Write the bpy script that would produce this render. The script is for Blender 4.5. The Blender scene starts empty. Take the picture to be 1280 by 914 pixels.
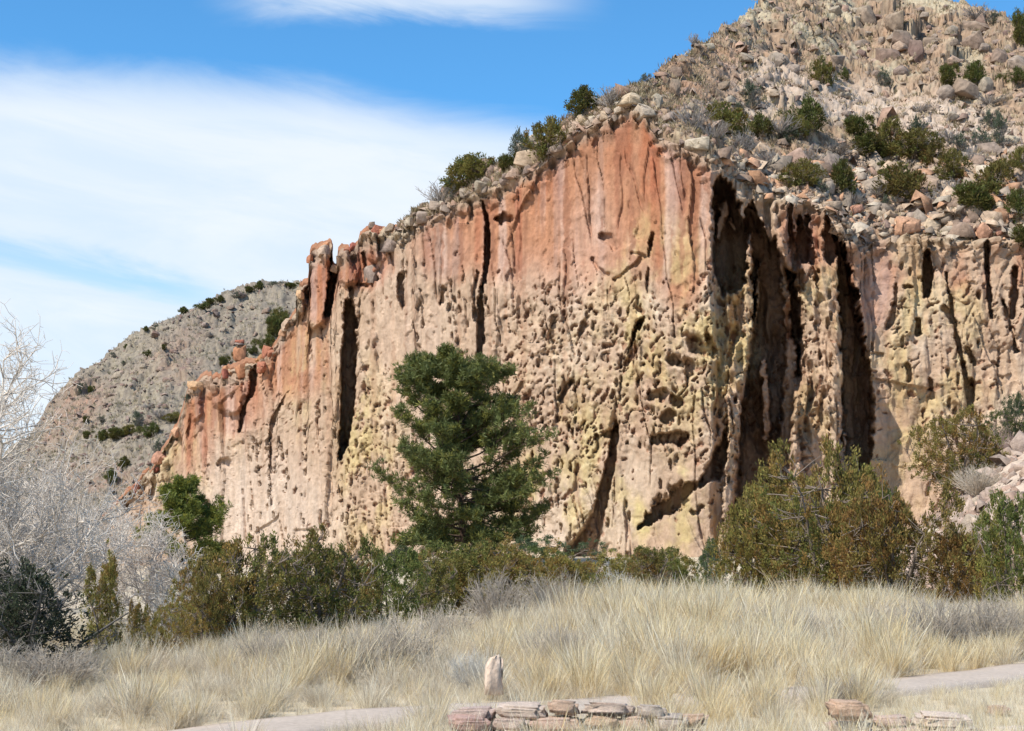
import bpy, math, random
import numpy as np
from mathutils import Vector
random.seed(7)
rng = np.random.default_rng(7)
SC = bpy.context.scene
COL = SC.collection

# ------------------------------------------------------------------ camera
F = 1970.0; HZ = 690.0; EYE = 1.6
PITCH = math.atan((HZ-457.0)/F); CP, SP = math.cos(PITCH), math.sin(PITCH)
cam = bpy.data.objects.new('camera', bpy.data.cameras.new('camera')); COL.objects.link(cam)
cam.location = (0, 0, EYE); cam.rotation_euler = (math.pi/2+PITCH, 0, 0)
cam.data.sensor_width = 36.0; cam.data.lens = F/1280*36.0
cam.data.clip_start = 0.1; cam.data.clip_end = 20000
SC.camera = cam

# ------------------------------------------------------------------ sun, sky
SUN_EL = math.radians(50); SUN_AZ = math.radians(-128)     # azimuth from +Y towards +X
sv = Vector((math.cos(SUN_EL)*math.sin(SUN_AZ), math.cos(SUN_EL)*math.cos(SUN_AZ), math.sin(SUN_EL)))
sun = bpy.data.objects.new('sun', bpy.data.lights.new('sun', 'SUN')); COL.objects.link(sun)
sun.data.energy = 4.7; sun.data.angle = math.radians(0.5); sun.data.color = (1.0, 0.95, 0.85)
sun.rotation_euler = sv.to_track_quat('Z', 'Y').to_euler()
sun.location = (-40, -30, 60)
SC.view_settings.view_transform = 'Standard'; SC.view_settings.look = 'None'
SC.view_settings.gamma = 1.0; SC.view_settings.exposure = 0.40
SC.view_settings.use_curve_mapping = False

world = bpy.data.worlds.new('World'); SC.world = world; world.use_nodes = True
nt = world.node_tree; nt.nodes.clear()
class NB:
    """small node-graph writer"""
    def __init__(s, nt): s.nt = nt
    def n(s, t, **k):
        x = s.nt.nodes.new(t)
        for a, b in k.items(): setattr(x, a, b)
        return x
    def put(s, sock, v):
        if hasattr(v, 'is_output') or isinstance(v, bpy.types.NodeSocket): s.nt.links.new(v, sock)
        else: sock.default_value = v
    def m(s, op, a, b=None, c=None, clamp=False):
        x = s.n('ShaderNodeMath', operation=op); x.use_clamp = clamp
        for i, v in enumerate((a, b, c)):
            if v is not None: s.put(x.inputs[i], v)
        return x.outputs[0]
    def ss(s, v, lo, hi):
        x = s.n('ShaderNodeMapRange', interpolation_type='SMOOTHSTEP')
        s.put(x.inputs[0], v); x.inputs[1].default_value = lo; x.inputs[2].default_value = hi
        return x.outputs[0]
    def xyz(s, a, b, c):
        x = s.n('ShaderNodeCombineXYZ')
        for i, v in enumerate((a, b, c)): s.put(x.inputs[i], v)
        return x.outputs[0]
    def noise(s, vec, scale, detail=4, rough=.55, dist=0.0):
        x = s.n('ShaderNodeTexNoise'); s.put(x.inputs['Vector'], vec)
        x.inputs['Scale'].default_value = scale; x.inputs['Detail'].default_value = detail
        x.inputs['Roughness'].default_value = rough; x.inputs['Distortion'].default_value = dist
        return x.outputs['Fac']
    def mix(s, f, a, b, blend='MIX'):
        x = s.n('ShaderNodeMix', data_type='RGBA', blend_type=blend)
        s.put(x.inputs[0], f); s.put(x.inputs[6], a); s.put(x.inputs[7], b)
        return x.outputs[2]
g = NB(nt)
sky = g.n('ShaderNodeTexSky', sky_type='NISHITA'); sky.sun_disc = False
sky.sun_elevation = SUN_EL; sky.sun_rotation = SUN_AZ % (2*math.pi)
sky.altitude = 1900; sky.air_density = 1.0; sky.dust_density = 0.3; sky.ozone_density = 3.5
tc = g.n('ShaderNodeTexCoord'); sx = g.n('ShaderNodeSeparateXYZ'); nt.links.new(tc.outputs['Generated'], sx.inputs[0])
X, Y, Z = sx.outputs
az = g.m('MULTIPLY', g.m('ARCTAN2', X, Y), 57.2958)
el = g.m('MULTIPLY', g.m('ARCSINE', Z), 57.2958)
# soft streaky cloud: bank 8..16.5 deg high to the left, thin wisps above
wv = g.xyz(g.m('MULTIPLY', az, .05), g.m('MULTIPLY', el, .16), 1.7)
n1 = g.noise(wv, 1.0, 5, .55, .6)
n2 = g.noise(g.xyz(g.m('MULTIPLY', az, .11), g.m('MULTIPLY', g.m('ADD', el, g.m('MULTIPLY', az, .13)), .5), 4.2), 1.0, 6, .6, .5)
n3 = g.noise(g.xyz(g.m('MULTIPLY', az, .035), g.m('MULTIPLY', el, .05), 9.1), 1.0, 2, .5, .2)
wob = g.m('MULTIPLY', g.m('SUBTRACT', n2, .5), 2.6)
elw = g.m('ADD', el, wob)
azw = g.m('ADD', az, g.m('MULTIPLY', wob, 1.4))
topedge = g.m('SUBTRACT', 16.9, g.m('MULTIPLY', g.m('MAXIMUM', g.m('ADD', az, 7.0), 0.0), 0.20))
bank = g.ss(g.m('SUBTRACT', topedge, elw), -0.8, 1.7)
lr = g.m('SUBTRACT', 1.0, g.ss(azw, 0.5, 6.0))
bank = g.m('MULTIPLY', bank, g.m('ADD', g.m('MULTIPLY', lr, .85), .15))
# blue rift low on the left, falling to the right
rift = g.m('ABSOLUTE', g.m('SUBTRACT', elw, g.m('SUBTRACT', 7.1, g.m('MULTIPLY', az, .18))))
rift = g.m('SUBTRACT', 1.0, g.ss(rift, 0.0, 1.0))
rift = g.m('MULTIPLY', rift, g.m('MULTIPLY', .50, g.m('SUBTRACT', 1.0, g.ss(az, -13.0, -8.5))))
bank = g.m('MULTIPLY', bank, g.m('SUBTRACT', 1.0, rift))
# streak high in the middle
st = g.m('SUBTRACT', 1.0, g.ss(g.m('ABSOLUTE', g.m('SUBTRACT', elw, 20.1)), 0.3, 1.5))
st = g.m('MULTIPLY', st, g.m('SUBTRACT', 1.0, g.ss(g.m('ABSOLUTE', g.m('SUBTRACT', azw, -4.0)), 3.0, 8.0)))
other = g.m('MULTIPLY', g.ss(n3, .5, .75), g.ss(el, 21.0, 26.0))
dens = g.m('MAXIMUM', g.m('MAXIMUM', bank, g.m('MULTIPLY', st, .75)), other)
veil = g.m('MULTIPLY', g.m('SUBTRACT', 1.0, g.ss(el, 2.0, 12.0)), .35)
dens = g.m('MAXIMUM', dens, veil)
dens = g.m('MULTIPLY', dens, g.m('ADD', .84, g.m('MULTIPLY', n1, .28)), clamp=True)
skyc = g.mix(1.0, sky.outputs[0], (0.84, 1.62, 1.86, 1), 'MULTIPLY')
cl = g.mix(g.ss(n2, .3, .7), (6.5, 7.5, 8.6, 1), (7.7, 8.2, 8.8, 1))
outc = g.mix(g.m('MULTIPLY', dens, .95), skyc, cl)
bg = g.n('ShaderNodeBackground'); nt.links.new(outc, bg.inputs[0]); bg.inputs[1].default_value = 0.090
wo = g.n('ShaderNodeOutputWorld'); nt.links.new(bg.outputs[0], wo.inputs[0])

# ------------------------------------------------------------------ helpers
def ray(px, py):
    px = np.asarray(px, float); py = np.asarray(py, float)
    cx = (px-640)/F; cy = (457-py)/F
    yc = CP-cy*SP
    return cx/yc, (SP+cy*CP)/yc            # x/y and z/y of the sight line
def pt(px, py, D):
    a, b = ray(px, py); return np.stack([a*D, np.ones_like(a)*D, b*D+EYE], -1)
def proj(P):
    P = np.asarray(P, float); x, y, z = P[..., 0], P[..., 1], P[..., 2]-EYE
    d = y*CP+z*SP; u = -y*SP+z*CP
    return 640+F*x/d, 457-F*u/d

def tag(o, label=None, cat=None, group=None, kind=None):
    if label: o['label'] = label
    if cat: o['category'] = cat
    if group: o['group'] = group
    if kind: o['kind'] = kind
    return o
def empty(name, loc, rz=0.0):
    o = bpy.data.objects.new(name, None); COL.objects.link(o); o.location = tuple(loc); o.rotation_euler.z = rz
    o.empty_display_size = .3
    return o
def mesh(name, V, Fa, col=None, smooth=False, mats=()):
    """Fa: (n,3) or (n,4) int array"""
    V = np.asarray(V, np.float32); Fa = np.asarray(Fa, np.int32)
    me = bpy.data.meshes.new(name); k = Fa.shape[1]
    me.vertices.add(len(V)); me.vertices.foreach_set('co', V.ravel())
    me.loops.add(Fa.size); me.loops.foreach_set('vertex_index', Fa.ravel())
    me.polygons.add(len(Fa)); me.polygons.foreach_set('loop_start', np.arange(0, Fa.size, k, dtype=np.int32))
    me.polygons.foreach_set('loop_total', np.full(len(Fa), k, np.int32))
    me.update(calc_edges=True)
    if smooth: me.polygons.foreach_set('use_smooth', np.ones(len(Fa), bool))
    if col is not None:
        a = me.color_attributes.new('Col', 'FLOAT_COLOR', 'POINT')
        c = np.ones((len(V), 4), np.float32); c[:, :3] = col; a.data.foreach_set('color', c.ravel())
    for m in mats: me.materials.append(m)
    return me
def obj(name, me, parent=None, loc=None):
    o = bpy.data.objects.new(name, me); COL.objects.link(o)
    if parent is not None: o.parent = parent
    if loc is not None: o.location = tuple(loc)
    return o
def copy_tree(root):
    c = root.copy(); COL.objects.link(c)
    for k in ('label', 'group'):
        if k in c: del c[k]
    for ch in root.children:
        d = ch.copy(); COL.objects.link(d); d.parent = c
        for gch in ch.children:
            e = gch.copy(); COL.objects.link(e); e.parent = d
    return c

# noise
def h01(ix, iy, seed):
    x = (ix.astype(np.int64)*374761393 + iy.astype(np.int64)*668265263 + seed*2147483647) & 0xffffffff
    x = ((x ^ (x >> 13))*1274126177) & 0xffffffff
    x = ((x ^ (x >> 16))*2246822519) & 0xffffffff
    x ^= x >> 15
    return (x & 0xffffff)/float(0x1000000)
def pn(x, y, seed=0):
    x0 = np.floor(x); y0 = np.floor(y); fx = x-x0; fy = y-y0; x0 = x0.astype(np.int64); y0 = y0.astype(np.int64)
    u = fx*fx*fx*(fx*(fx*6-15)+10); v = fy*fy*fy*(fy*(fy*6-15)+10)
    def gr(i, j):
        a = h01(x0+i, y0+j, seed)*2*np.pi
        return np.cos(a)*(fx-i)+np.sin(a)*(fy-j)
    a = gr(0, 0); b = gr(1, 0); c = gr(0, 1); d = gr(1, 1)
    return 1.5*((a*(1-u)+b*u)*(1-v)+(c*(1-u)+d*u)*v)
def fbm(x, y, o=4, seed=0, gain=.5):
    r = 0; a = 1.0; t = 0
    for i in range(o):
        r = r+a*pn(x+i*17.3, y-i*9.1, seed+i*13); t += a; a *= gain; x = x*2.03; y = y*2.03
    return r/t
def rid(x, y, o=3, seed=0):
    r = 0; a = 1.0; t = 0
    for i in range(o):
        r = r+a*(1-2*np.abs(pn(x+i*5.3, y+i*3.7, seed+i*7))); t += a; a *= .5; x = x*2.07; y = y*2.07
    return r/t
def worley(x, y, seed=0):
    """F1, F2, random of the nearest cell, offset to it"""
    x0 = np.floor(x).astype(np.int64); y0 = np.floor(y).astype(np.int64)
    f1 = np.full(x.shape, 9.0); f2 = np.full(x.shape, 9.0); cr = np.zeros(x.shape); ox = np.zeros(x.shape); oy = np.zeros(x.shape)
    for i in (-1, 0, 1):
        for j in (-1, 0, 1):
            cx = x0+i+h01(x0+i, y0+j, seed); cy = y0+j+h01(x0+i, y0+j, seed+5)
            dx = x-cx; dy = y-cy; d = np.hypot(dx, dy)
            n = d < f1
            f2 = np.where(n, f1, np.minimum(f2, d)); f1 = np.where(n, d, f1)
            cr = np.where(n, h01(x0+i, y0+j, seed+9), cr); ox = np.where(n, dx, ox); oy = np.where(n, dy, oy)
    return f1, f2, cr, ox, oy
def sst(v, a, b):
    t = np.clip((v-a)/(b-a), 0, 1); return t*t*(3-2*t)
def blob(px, py, cx, cy, rx, ry, rot=0.0, soft=.5):
    """1 inside an ellipse given in photo pixels, fading outwards"""
    c, s = math.cos(math.radians(rot)), math.sin(math.radians(rot))
    dx = px-cx; dy = py-cy; a = (dx*c+dy*s)/rx; b = (-dx*s+dy*c)/ry
    return 1-sst(np.hypot(a, b), 1-soft, 1+soft)
def lerp(a, b, t): return a+(b-a)*t[..., None]
def S(r, g_, b):                                      # 0..255 display colour -> linear
    f = lambda c: ((c/255+.055)/1.055)**2.4 if c > 10 else c/255/12.92
    return np.array([f(r), f(g_), f(b)])

# ------------------------------------------------------------------ materials
def mat_attr(name, rough=.9, vary=.25, vscale=3.0, bump=.0, bscale=8.0, stretch=(1, 1, 1), trans=0.0, bdist=.05, per_obj=0.0, spec=.15):
    m = bpy.data.materials.new(name); m.use_nodes = True; t = m.node_tree; t.nodes.clear(); b = NB(t)
    at = b.n('ShaderNodeAttribute', attribute_name='Col')
    co = b.n('ShaderNodeTexCoord'); mp = b.n('ShaderNodeMapping'); t.links.new(co.outputs['Object'], mp.inputs[0]); mp.inputs['Scale'].default_value = stretch
    c = at.outputs['Color']
    if vary:
        n = b.noise(mp.outputs[0], vscale, 6, .62)
        f = b.n('ShaderNodeMapRange'); t.links.new(n, f.inputs[0]); f.inputs[1].default_value = .3; f.inputs[2].default_value = .7
        f.inputs[3].default_value = 1-vary; f.inputs[4].default_value = 1+vary
        v = b.n('ShaderNodeVectorMath', operation='SCALE'); t.links.new(c, v.inputs[0]); t.links.new(f.outputs[0], v.inputs['Scale']); c = v.outputs[0]
    if per_obj:
        oi = b.n('ShaderNodeObjectInfo'); hs = b.n('ShaderNodeHueSaturation')
        b.put(hs.inputs['Hue'], b.m('ADD', .5-per_obj*.12, b.m('MULTIPLY', oi.outputs['Random'], per_obj*.24)))
        b.put(hs.inputs['Value'], b.m('ADD', 1-per_obj, b.m('MULTIPLY', oi.outputs['Random'], per_obj*2)))
        t.links.new(c, hs.inputs['Color']); c = hs.outputs[0]
    p = b.n('ShaderNodeBsdfPrincipled'); b.put(p.inputs['Base Color'], c); p.inputs['Roughness'].default_value = rough
    p.inputs['Specular IOR Level'].default_value = spec
    if bump:
        n = b.noise(mp.outputs[0], bscale, 8, .65); bp = b.n('ShaderNodeBump'); bp.inputs['Strength'].default_value = bump
        bp.inputs['Distance'].default_value = bdist; t.links.new(n, bp.inputs['Height']); t.links.new(bp.outputs[0], p.inputs['Normal'])
    sh = p.outputs[0]
    if trans:
        tr = b.n('ShaderNodeBsdfTranslucent'); b.put(tr.inputs[0], c); ms = b.n('ShaderNodeMixShader'); ms.inputs[0].default_value = trans
        t.links.new(sh, ms.inputs[1]); t.links.new(tr.outputs[0], ms.inputs[2]); sh = ms.outputs[0]
    o = b.n('ShaderNodeOutputMaterial'); t.links.new(sh, o.inputs[0])
    return m
M_cliff = mat_attr('tuff_rock', vary=.20, vscale=1.6, bump=.9, bscale=2.4, stretch=(1, 1, .6), bdist=.22)
M_hill = mat_attr('hillside_soil', vary=.22, vscale=1.6, bump=.8, bscale=2.2, bdist=.22)
M_ground = mat_attr('dry_ground', vary=.25, vscale=3, bump=.5, bscale=9, bdist=.04)
M_rock = mat_attr('weathered_rock', vary=.35, vscale=2.4, bump=1.0, bscale=3.5, bdist=.1, per_obj=.15)
M_stone = mat_attr('wall_stone', vary=.28, vscale=9, bump=.9, bscale=14, bdist=.03, per_obj=.16)
M_path = mat_attr('pale_path', vary=.16, vscale=14, bump=.6, bscale=60, bdist=.008)
M_leaf = mat_attr('juniper_foliage', rough=.75, vary=0, trans=.36, per_obj=.12)
M_needle = mat_attr('pine_needles', rough=.6, vary=0, trans=.3, spec=.3)
M_bark = mat_attr('bark', vary=.3, vscale=9, bump=.6, bscale=18, bdist=.02)
M_twig = mat_attr('bare_twigs', vary=.12, vscale=3, rough=.8)
M_grass = mat_attr('dry_grass', rough=.8, vary=0, trans=.45)
# ------------------------------------------------------------------ cliff and hillside
def tab(a): a = np.array(a, float); return a[:, 0], a[:, 1]
SKY = tab([(-60, 700), (100, 665), (130, 642), (150, 622), (165, 605), (185, 590), (205, 557), (222, 530), (231, 500), (236, 484), (250, 470), (275, 463), (290, 456), (318, 449),
  (330, 440), (345, 420), (360, 401), (372, 385), (375, 358), (379, 347), (384, 346), (386, 352), (387.5, 318), (390, 310), (402, 303), (413, 299), (415.5, 303), (416.5, 330), (421, 330),
  (422.5, 310), (426, 306), (436, 306), (438, 316), (441, 306), (448, 300), (450, 290), (457, 284), (464, 281), (472, 284), (474, 290), (477, 285), (486, 284), (490, 288), (494, 281), (502, 283),
  (510, 276), (524, 266), (530, 260), (538, 262), (545, 252), (560, 246), (575, 236), (590, 226), (605, 217), (620, 212), (635, 206), (650, 196), (665, 184),
  (680, 174), (700, 158), (715, 150), (735, 141), (750, 131), (770, 121), (785, 113), (800, 108), (815, 100), (835, 88), (850, 76), (880, 57), (905, 41),
  (930, 23), (950, 6), (965, -4), (1000, -24), (1060, -42), (1110, -38), (1150, -20), (1190, 0), (1230, 15), (1255, 28), (1280, 40), (1330, 62), (1400, 100), (1700, 260)])
RIM = tab([(-60, 712), (100, 675), (150, 630), (165, 612), (205, 566), (222, 540), (236, 492), (275, 474), (300, 467), (320, 461), (345, 432), (360, 413), (372, 395),
  (384, 360), (386.5, 362), (388, 326), (413, 312), (416, 336), (421, 338), (423, 322), (436, 318), (450, 305), (490, 298), (510, 290), (530, 278), (560, 262), (590, 244), (610, 236), (640, 228),
  (670, 212), (700, 186), (730, 162), (760, 148), (790, 136), (803, 140), (812, 158), (822, 172), (840, 178), (865, 190), (890, 200), (905, 214), (925, 226), (945, 238), (960, 245),
  (985, 250), (1012, 250), (1030, 262), (1050, 292), (1070, 306), (1100, 300), (1130, 292), (1160, 296), (1200, 300), (1240, 296), (1280, 300), (1500, 320), (1700, 360)])
DB = tab([(-60, 215), (60, 205), (160, 190), (240, 178), (330, 166), (420, 155), (500, 147), (600, 138), (700, 130), (800, 123), (870, 118.6), (888, 118.2), (896, 119.6), (930, 121.5), (1000, 121.5),
  (1045, 121), (1080, 123.5), (1092, 124), (1150, 122.5), (1280, 119), (1500, 112), (1700, 104)])
BAT = 0.11
def batt(px): return np.interp(px, [200, 800, 1080, 1150, 1300], [.14, .11, .12, .2, .3])
def face_D(px, py):
    b = batt(px); t = ray(px, py)[1]
    px = px+(6*fbm(py/40+px/60, py*0+1.5, 3, 421)*sst(py, 215, 260))*(1-sst(np.abs(px-890), 25, 45))+(8*fbm(py/28, py*0+4.5, 3, 423))*(1-sst(np.abs(px-1088), 15, 30))
    return (np.interp(px, *DB)+EYE*b)/(1-b*t)
_gx = np.arange(-60, 1701, 1.0)
def _gs(v, n):
    k = np.hanning(n); k /= k.sum(); return np.convolve(np.pad(v, n//2, mode='edge'), k, 'same')[n//2:-(n//2)]
RIM_S = _gs(np.interp(_gx, *RIM), 161)[:len(_gx)]; DB_S = _gs(np.interp(_gx, *DB), 161)[:len(_gx)]; BAT_S = None
def slope_s(px): return np.interp(px, [0, 500, 800, 900, 1700], [.9, .9, .78, .70, .66])
NC = np.concatenate([np.arange(-60, 120, 6), np.arange(120, 1300, 1.3), np.arange(1300, 1700, 8)]).astype(float)
SKYI = np.interp(NC, *SKY)
_jag = (worley(NC/11, NC*0+.5, 901)[2]-.5)*9+(worley(NC/5, NC*0+.5, 902)[2]-.5)*4
SKYI = SKYI+_jag*sst(NC, 140, 170)*(1-sst(NC, 790, 830))*np.where((NC > 384) & (NC < 505), .2, 1)
RIMI = np.interp(NC, *RIM); RIMI = np.where(NC < 520, np.maximum(np.minimum(RIMI, SKYI+5), SKYI+2.5), np.maximum(RIMI, SKYI+3))
def surf_D(px, py):
    rim = np.interp(px, NC, RIMI); s = slope_s(px)
    d0 = face_D(px, rim); t0 = ray(px, rim)[1]; t = ray(px, py)[1]
    up = d0*(s-t0)/np.maximum(s-t, .08)
    # right of the prow the hill is one even slope that the cliff edge cuts into
    rs = np.interp(px, _gx, RIM_S); ds = np.interp(px, _gx, DB_S); ts = ray(px, rs)[1]
    dd = (ds+EYE*.13)/(1-.13*ts)*(s-ts)/np.maximum(s-t, .08)
    k = sst(rim-py, 0, 46)*sst(px, 790, 850); up = up*(1-k)+np.maximum(dd, up*.9)*k
    return np.where(py < rim, up, face_D(px, py))
# recesses and fins of the face, traced in photo pixels: ((x, y, half width), ...), depth in metres, edge share
FEAT = [
 (((903, 234, 10), (906, 262, 17), (911, 300, 22), (913, 336, 22), (914, 352, 17)), 9.0, .2),
 (((905, 262, 6), (901, 285, 8), (896, 300, 4)), -4.5, .5),
 (((914, 275, 3), (917, 290, 3)), -3.5, .5),
 (((938, 262, 5), (942, 290, 14), (955, 320, 20), (966, 360, 32), (972, 410, 32), (968, 460, 34), (958, 520, 35), (952, 580, 36), (948, 650, 40), (948, 710, 42)), 9.0, .22),
 (((936, 300, 3), (937, 350, 4), (934, 420, 6), (925, 440, 8), (918, 500, 9), (917, 560, 9), (912, 640, 9), (905, 700, 10)), -7.5, .5),
 (((948, 330, 2), (946, 380, 3), (944, 420, 2)), -6.0, .6),
 (((953, 455, 5), (956, 490, 6), (958, 545, 5)), -7.0, .4),
 (((985, 250, 3), (990, 290, 4), (994, 330, 5), (1002, 360, 4)), 3.0, .4),
 (((974, 300, 6), (978, 340, 6), (984, 400, 5), (988, 440, 8), (986, 520, 12), (982, 600, 18), (985, 700, 20)), -5.0, .4),
 (((1000, 272, 3), (1004, 300, 9), (1003, 322, 10)), 4.5, .3),
 (((1010, 268, 3), (1013, 296, 3), (1015, 330, 4)), 3.0, .4),
 (((1034, 272, 4), (1036, 300, 8), (1037, 325, 9)), 4.5, .3),
 (((1016, 320, 3), (1019, 352, 4)), 2.5, .4),
 (((1045, 300, 6), (1052, 330, 9), (1058, 380, 12), (1064, 430, 15), (1069, 480, 18), (1071, 520, 20), (1068, 556, 22), (1064, 590, 22)), 8.5, .2),
 (((1047, 400, 5), (1046, 460, 7), (1042, 520, 9), (1052, 590, 7)), -4.0, .5),
 (((1055, 545, 4), (1052, 575, 5), (1058, 600, 4)), -4.5, .5),
 (((817, 292, 1.0), (814, 308, 3.2), (811, 322, 1.2)), 2.2, .3),
 (((811, 340, 1.3), (810, 354, 2.2), (808, 370, 1.0)), 1.6, .3), (((806, 398, 1.2), (797, 412, 4.8), (790, 430, 1.5)), 3.2, .3), (((778, 470, 1.2), (775, 490, 1.8), (772, 508, 1.2)), 1.5, .3),
 (((770, 526, 1.5), (769, 545, 6), (766, 575, 6),
   (757, 612, 7.5), (749, 645, 8), (741, 668, 13), (728, 698, 22), (726, 720, 24)), 3.6, .3),
 (((758, 545, 5), (768, 540, 5)), 1.5, .4),
 (((746, 545, 3), (748, 560, 3)), 1.0, .4),
 (((799, 660, 2), (812, 650, 7), (828, 638, 11), (846, 623, 10), (868, 606, 4)), 3.2, .3),
 (((840, 616, 4), (852, 604, 3)), 2.0, .4), (((858, 628, 5), (850, 636, 3)), 2.0, .4), (((820, 628, 3), (826, 620, 2)), 1.2, .4),
 (((817, 552, 6), (832, 550, 9), (850, 548, 8), (858, 545, 4)), 2.0, .3),
 (((876, 606, 4), (890, 592, 10), (905, 568, 13), (916, 546, 11), (915, 528, 7)), 3.4, .35),
 (((868, 640, 3), (880, 636, 3)), 1.0, .4),
 (((814, 497, 5), (830, 495, 7)), 1.3, .3), (((842, 500, 7), (848, 503, 7)), 1.6, .3), (((832, 524, 8), (840, 518, 6)), 1.6, .3),
 (((868, 430, 10), (880, 440, 8)), 1.6, .35), (((884, 420, 4), (890, 445, 7)), 1.8, .4), (((840, 452, 7), (850, 455, 6)), 1.6, .4), (((862, 455, 7), (862, 468, 6)), 1.5, .4),
 (((732, 408, 5), (727, 416, 5)), 1.2, .4), (((735, 398, 3), (728, 412, 3)), .8, .4),
 (((740, 322, 2), (748, 336, 3), (760, 343, 2.5)), .9, .5), (((768, 350, 2), (785, 340, 2.5), (800, 328, 3), (806, 322, 3)), .9, .5), (((790, 318, 2), (806, 322, 2.5)), .8, .5),
 (((752, 292, 4), (762, 300, 7), (768, 312, 4)), .9, .5),
 (((681, 360, 1.5), (693, 358, 1.5), (698, 350, 1.5)), .5, .5),
 (((622, 271, 4), (630, 273, 8), (638, 272, 4)), 2.0, .3),
 (((603, 250, 1), (608, 278, 3.5), (608, 320, 4), (605, 345, 2.5), (601, 375, 2.5), (602, 405, 5), (600, 445, 4)), 3.6, .3),
 (((596, 340, 2), (594, 370, 3), (596, 400, 3)), 1.5, .4),
 (((586, 250, 2), (589, 268, 2)), 1.0, .4),
 (((438, 378, 4), (440, 405, 8), (439, 440, 9), (437, 480, 9), (434, 520, 9), (430, 552, 6), (424, 572, 3)), 6.5, .25),
 (((502, 346, 3), (502, 368, 5), (505, 384, 4)), 2.0, .35), (((556, 360, 2), (553, 378, 4)), 1.5, .4), (((528, 365, 2), (530, 400, 2)), .8, .4),
 (((416.5, 320, 3), (416, 345, 4), (413, 362, 5), (410, 392, 5)), 5.0, .25), (((384, 356, 2), (384, 372, 4)), 2.5, .4), (((385, 385, 2), (382, 400, 2)), 1, .4),
 (((455, 318, 2.5), (458, 340, 2)), 2.0, .4), (((474, 292, 1.5), (475, 315, 1.5)), 1.5, .4), (((440, 362, 3), (443, 385, 3)), 1.8, .4),
 (((448, 356, 3), (460, 358, 3)), 1.2, .4), (((459, 344, 4), (470, 346, 5)), 1.5, .4),
 (((403, 320, 9), (401, 350, 12), (398, 380, 12), (394, 400, 12)), -2.4, .4), (((380, 360, 4), (377, 390, 5)), -1.5, .5),
 (((430, 322, 8), (434, 345, 14)), -2.0, .4), (((466, 295, 7), (467, 320, 8)), -1.5, .4),
 (((322, 458, 4), (320, 474, 5), (317, 492, 3.5), (309, 508, 4), (303, 520, 3), (299, 540, 2)), 2.8, .3), (((290, 482, 1.5), (316, 478, 1.5)), .6, .5),
 (((270, 470, 14), (285, 490, 24), (290, 505, 14)), -1.8, .35), (((246, 480, 8), (246, 520, 8)), -1.2, .5),
 (((364, 492, 2), (355, 508, 3), (346, 530, 4), (343, 545, 4), (341, 570, 3), (341, 605, 2), (342, 630, 2)), 1.5, .4),
 (((262, 626, 2), (263, 640, 3)), 1.2, .4), (((263, 582, 2), (262, 600, 2)), .8, .4), (((276, 580, 4), (286, 578, 5)), .9, .4),
 (((240, 520, 2), (236, 545, 3)), 1, .4), (((218, 548, 4), (208, 566, 5), (200, 590, 4)), 1.6, .4), (((196, 600, 4), (190, 622, 4)), 1.4, .4), (((162, 615, 3), (161, 635, 4)), 1.6, .4),
 (((1155, 322, 4), (1157, 345, 7), (1155, 372, 6)), 4.0, .3), (((1180, 345, 2), (1186, 400, 3), (1200, 460, 3), (1212, 515, 5)), 2.0, .4),
 (((1230, 312, 4), (1232, 350, 3), (1236, 400, 3)), 2.5, .4), (((1213, 480, 5), (1212, 505, 4)), 2.0, .4), (((1265, 340, 4), (1262, 400, 4)), 2.2, .4), (((1086, 300, 1.5), (1090, 355, 1.5)), 1.0, .5),
 (((1117, 360, 2), (1114, 395, 3), (1109, 410, 5)), 1.5, .4), (((1144, 405, 4), (1144, 420, 5)), 1.8, .35), (((1127, 365, 3), (1134, 366, 3)), 1, .4),
 (((1205, 440, 3), (1214, 455, 4)), 1.3, .4), (((1175, 390, 4), (1190, 410, 4)), 1.4, .4), (((1130, 460, 3), (1134, 478, 4)), 1.2, .4), (((1088, 445, 2), (1100, 449, 2)), .7, .5),
 (((1250, 380, 3), (1268, 440, 3)), 1.5, .4), (((1160, 480, 3), (1163, 500, 3)), 1.2, .4),
 (((640, 505, 3), (655, 480, 3)), .8, .5), (((700, 500, 3), (715, 478, 4)), 1.2, .4), (((694, 400, 5), (690, 430, 4)), .9, .5),
]
def features(px, py):
    rg = 1+1.0*sst(px, 880, 900)*sst(1100-px, 0, 20)+1.1*blob(px, py, 838, 628, 50, 45, 0, .4)
    wx = px+(3.4*fbm(px/13, py/17, 4, 401, .65)+1.0*pn(px/5, py/11, 404))*rg; wy = py+5*fbm(px/12, py/14, 3, 402)*rg
    dep = np.zeros(px.shape); fin = np.zeros(px.shape)
    for pts, d, e in FEAT:
        A = np.array(pts, float); mw = A[:, 2].max()+6
        k = np.where((wx > A[:, 0].min()-mw) & (wx < A[:, 0].max()+mw) & (wy > A[:, 1].min()-mw) & (wy < A[:, 1].max()+mw))
        if not len(k[0]): continue
        x = wx[k]; y = wy[k]; best = np.full(x.shape, 9.0); bw = np.full(x.shape, 3.)
        for a, b in zip(A[:-1], A[1:]):
            ab = b[:2]-a[:2]; t = np.clip(((x-a[0])*ab[0]+(y-a[1])*ab[1])/max(ab@ab, 1e-6), 0, 1)
            q = np.hypot(x-a[0]-t*ab[0], y-a[1]-t*ab[1])/(a[2]+(b[2]-a[2])*t)
            bw = np.where(q < best, a[2]+(b[2]-a[2])*t, bw); best = np.minimum(best, q)
        v = abs(d)*(1-sst(best, 1-e, 1+e*.4))*np.clip(bw/3.4, .10, 1)
        if d > 0: dep[k] = np.maximum(dep[k], v)
        else: fin[k] = np.maximum(fin[k], v)
    return dep, fin
_sx = np.linspace(-100, 1800, 1901); _p = np.stack([ray(_sx, 600)[0]*np.interp(_sx, *DB), np.interp(_sx, *DB)], 1)
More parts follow.
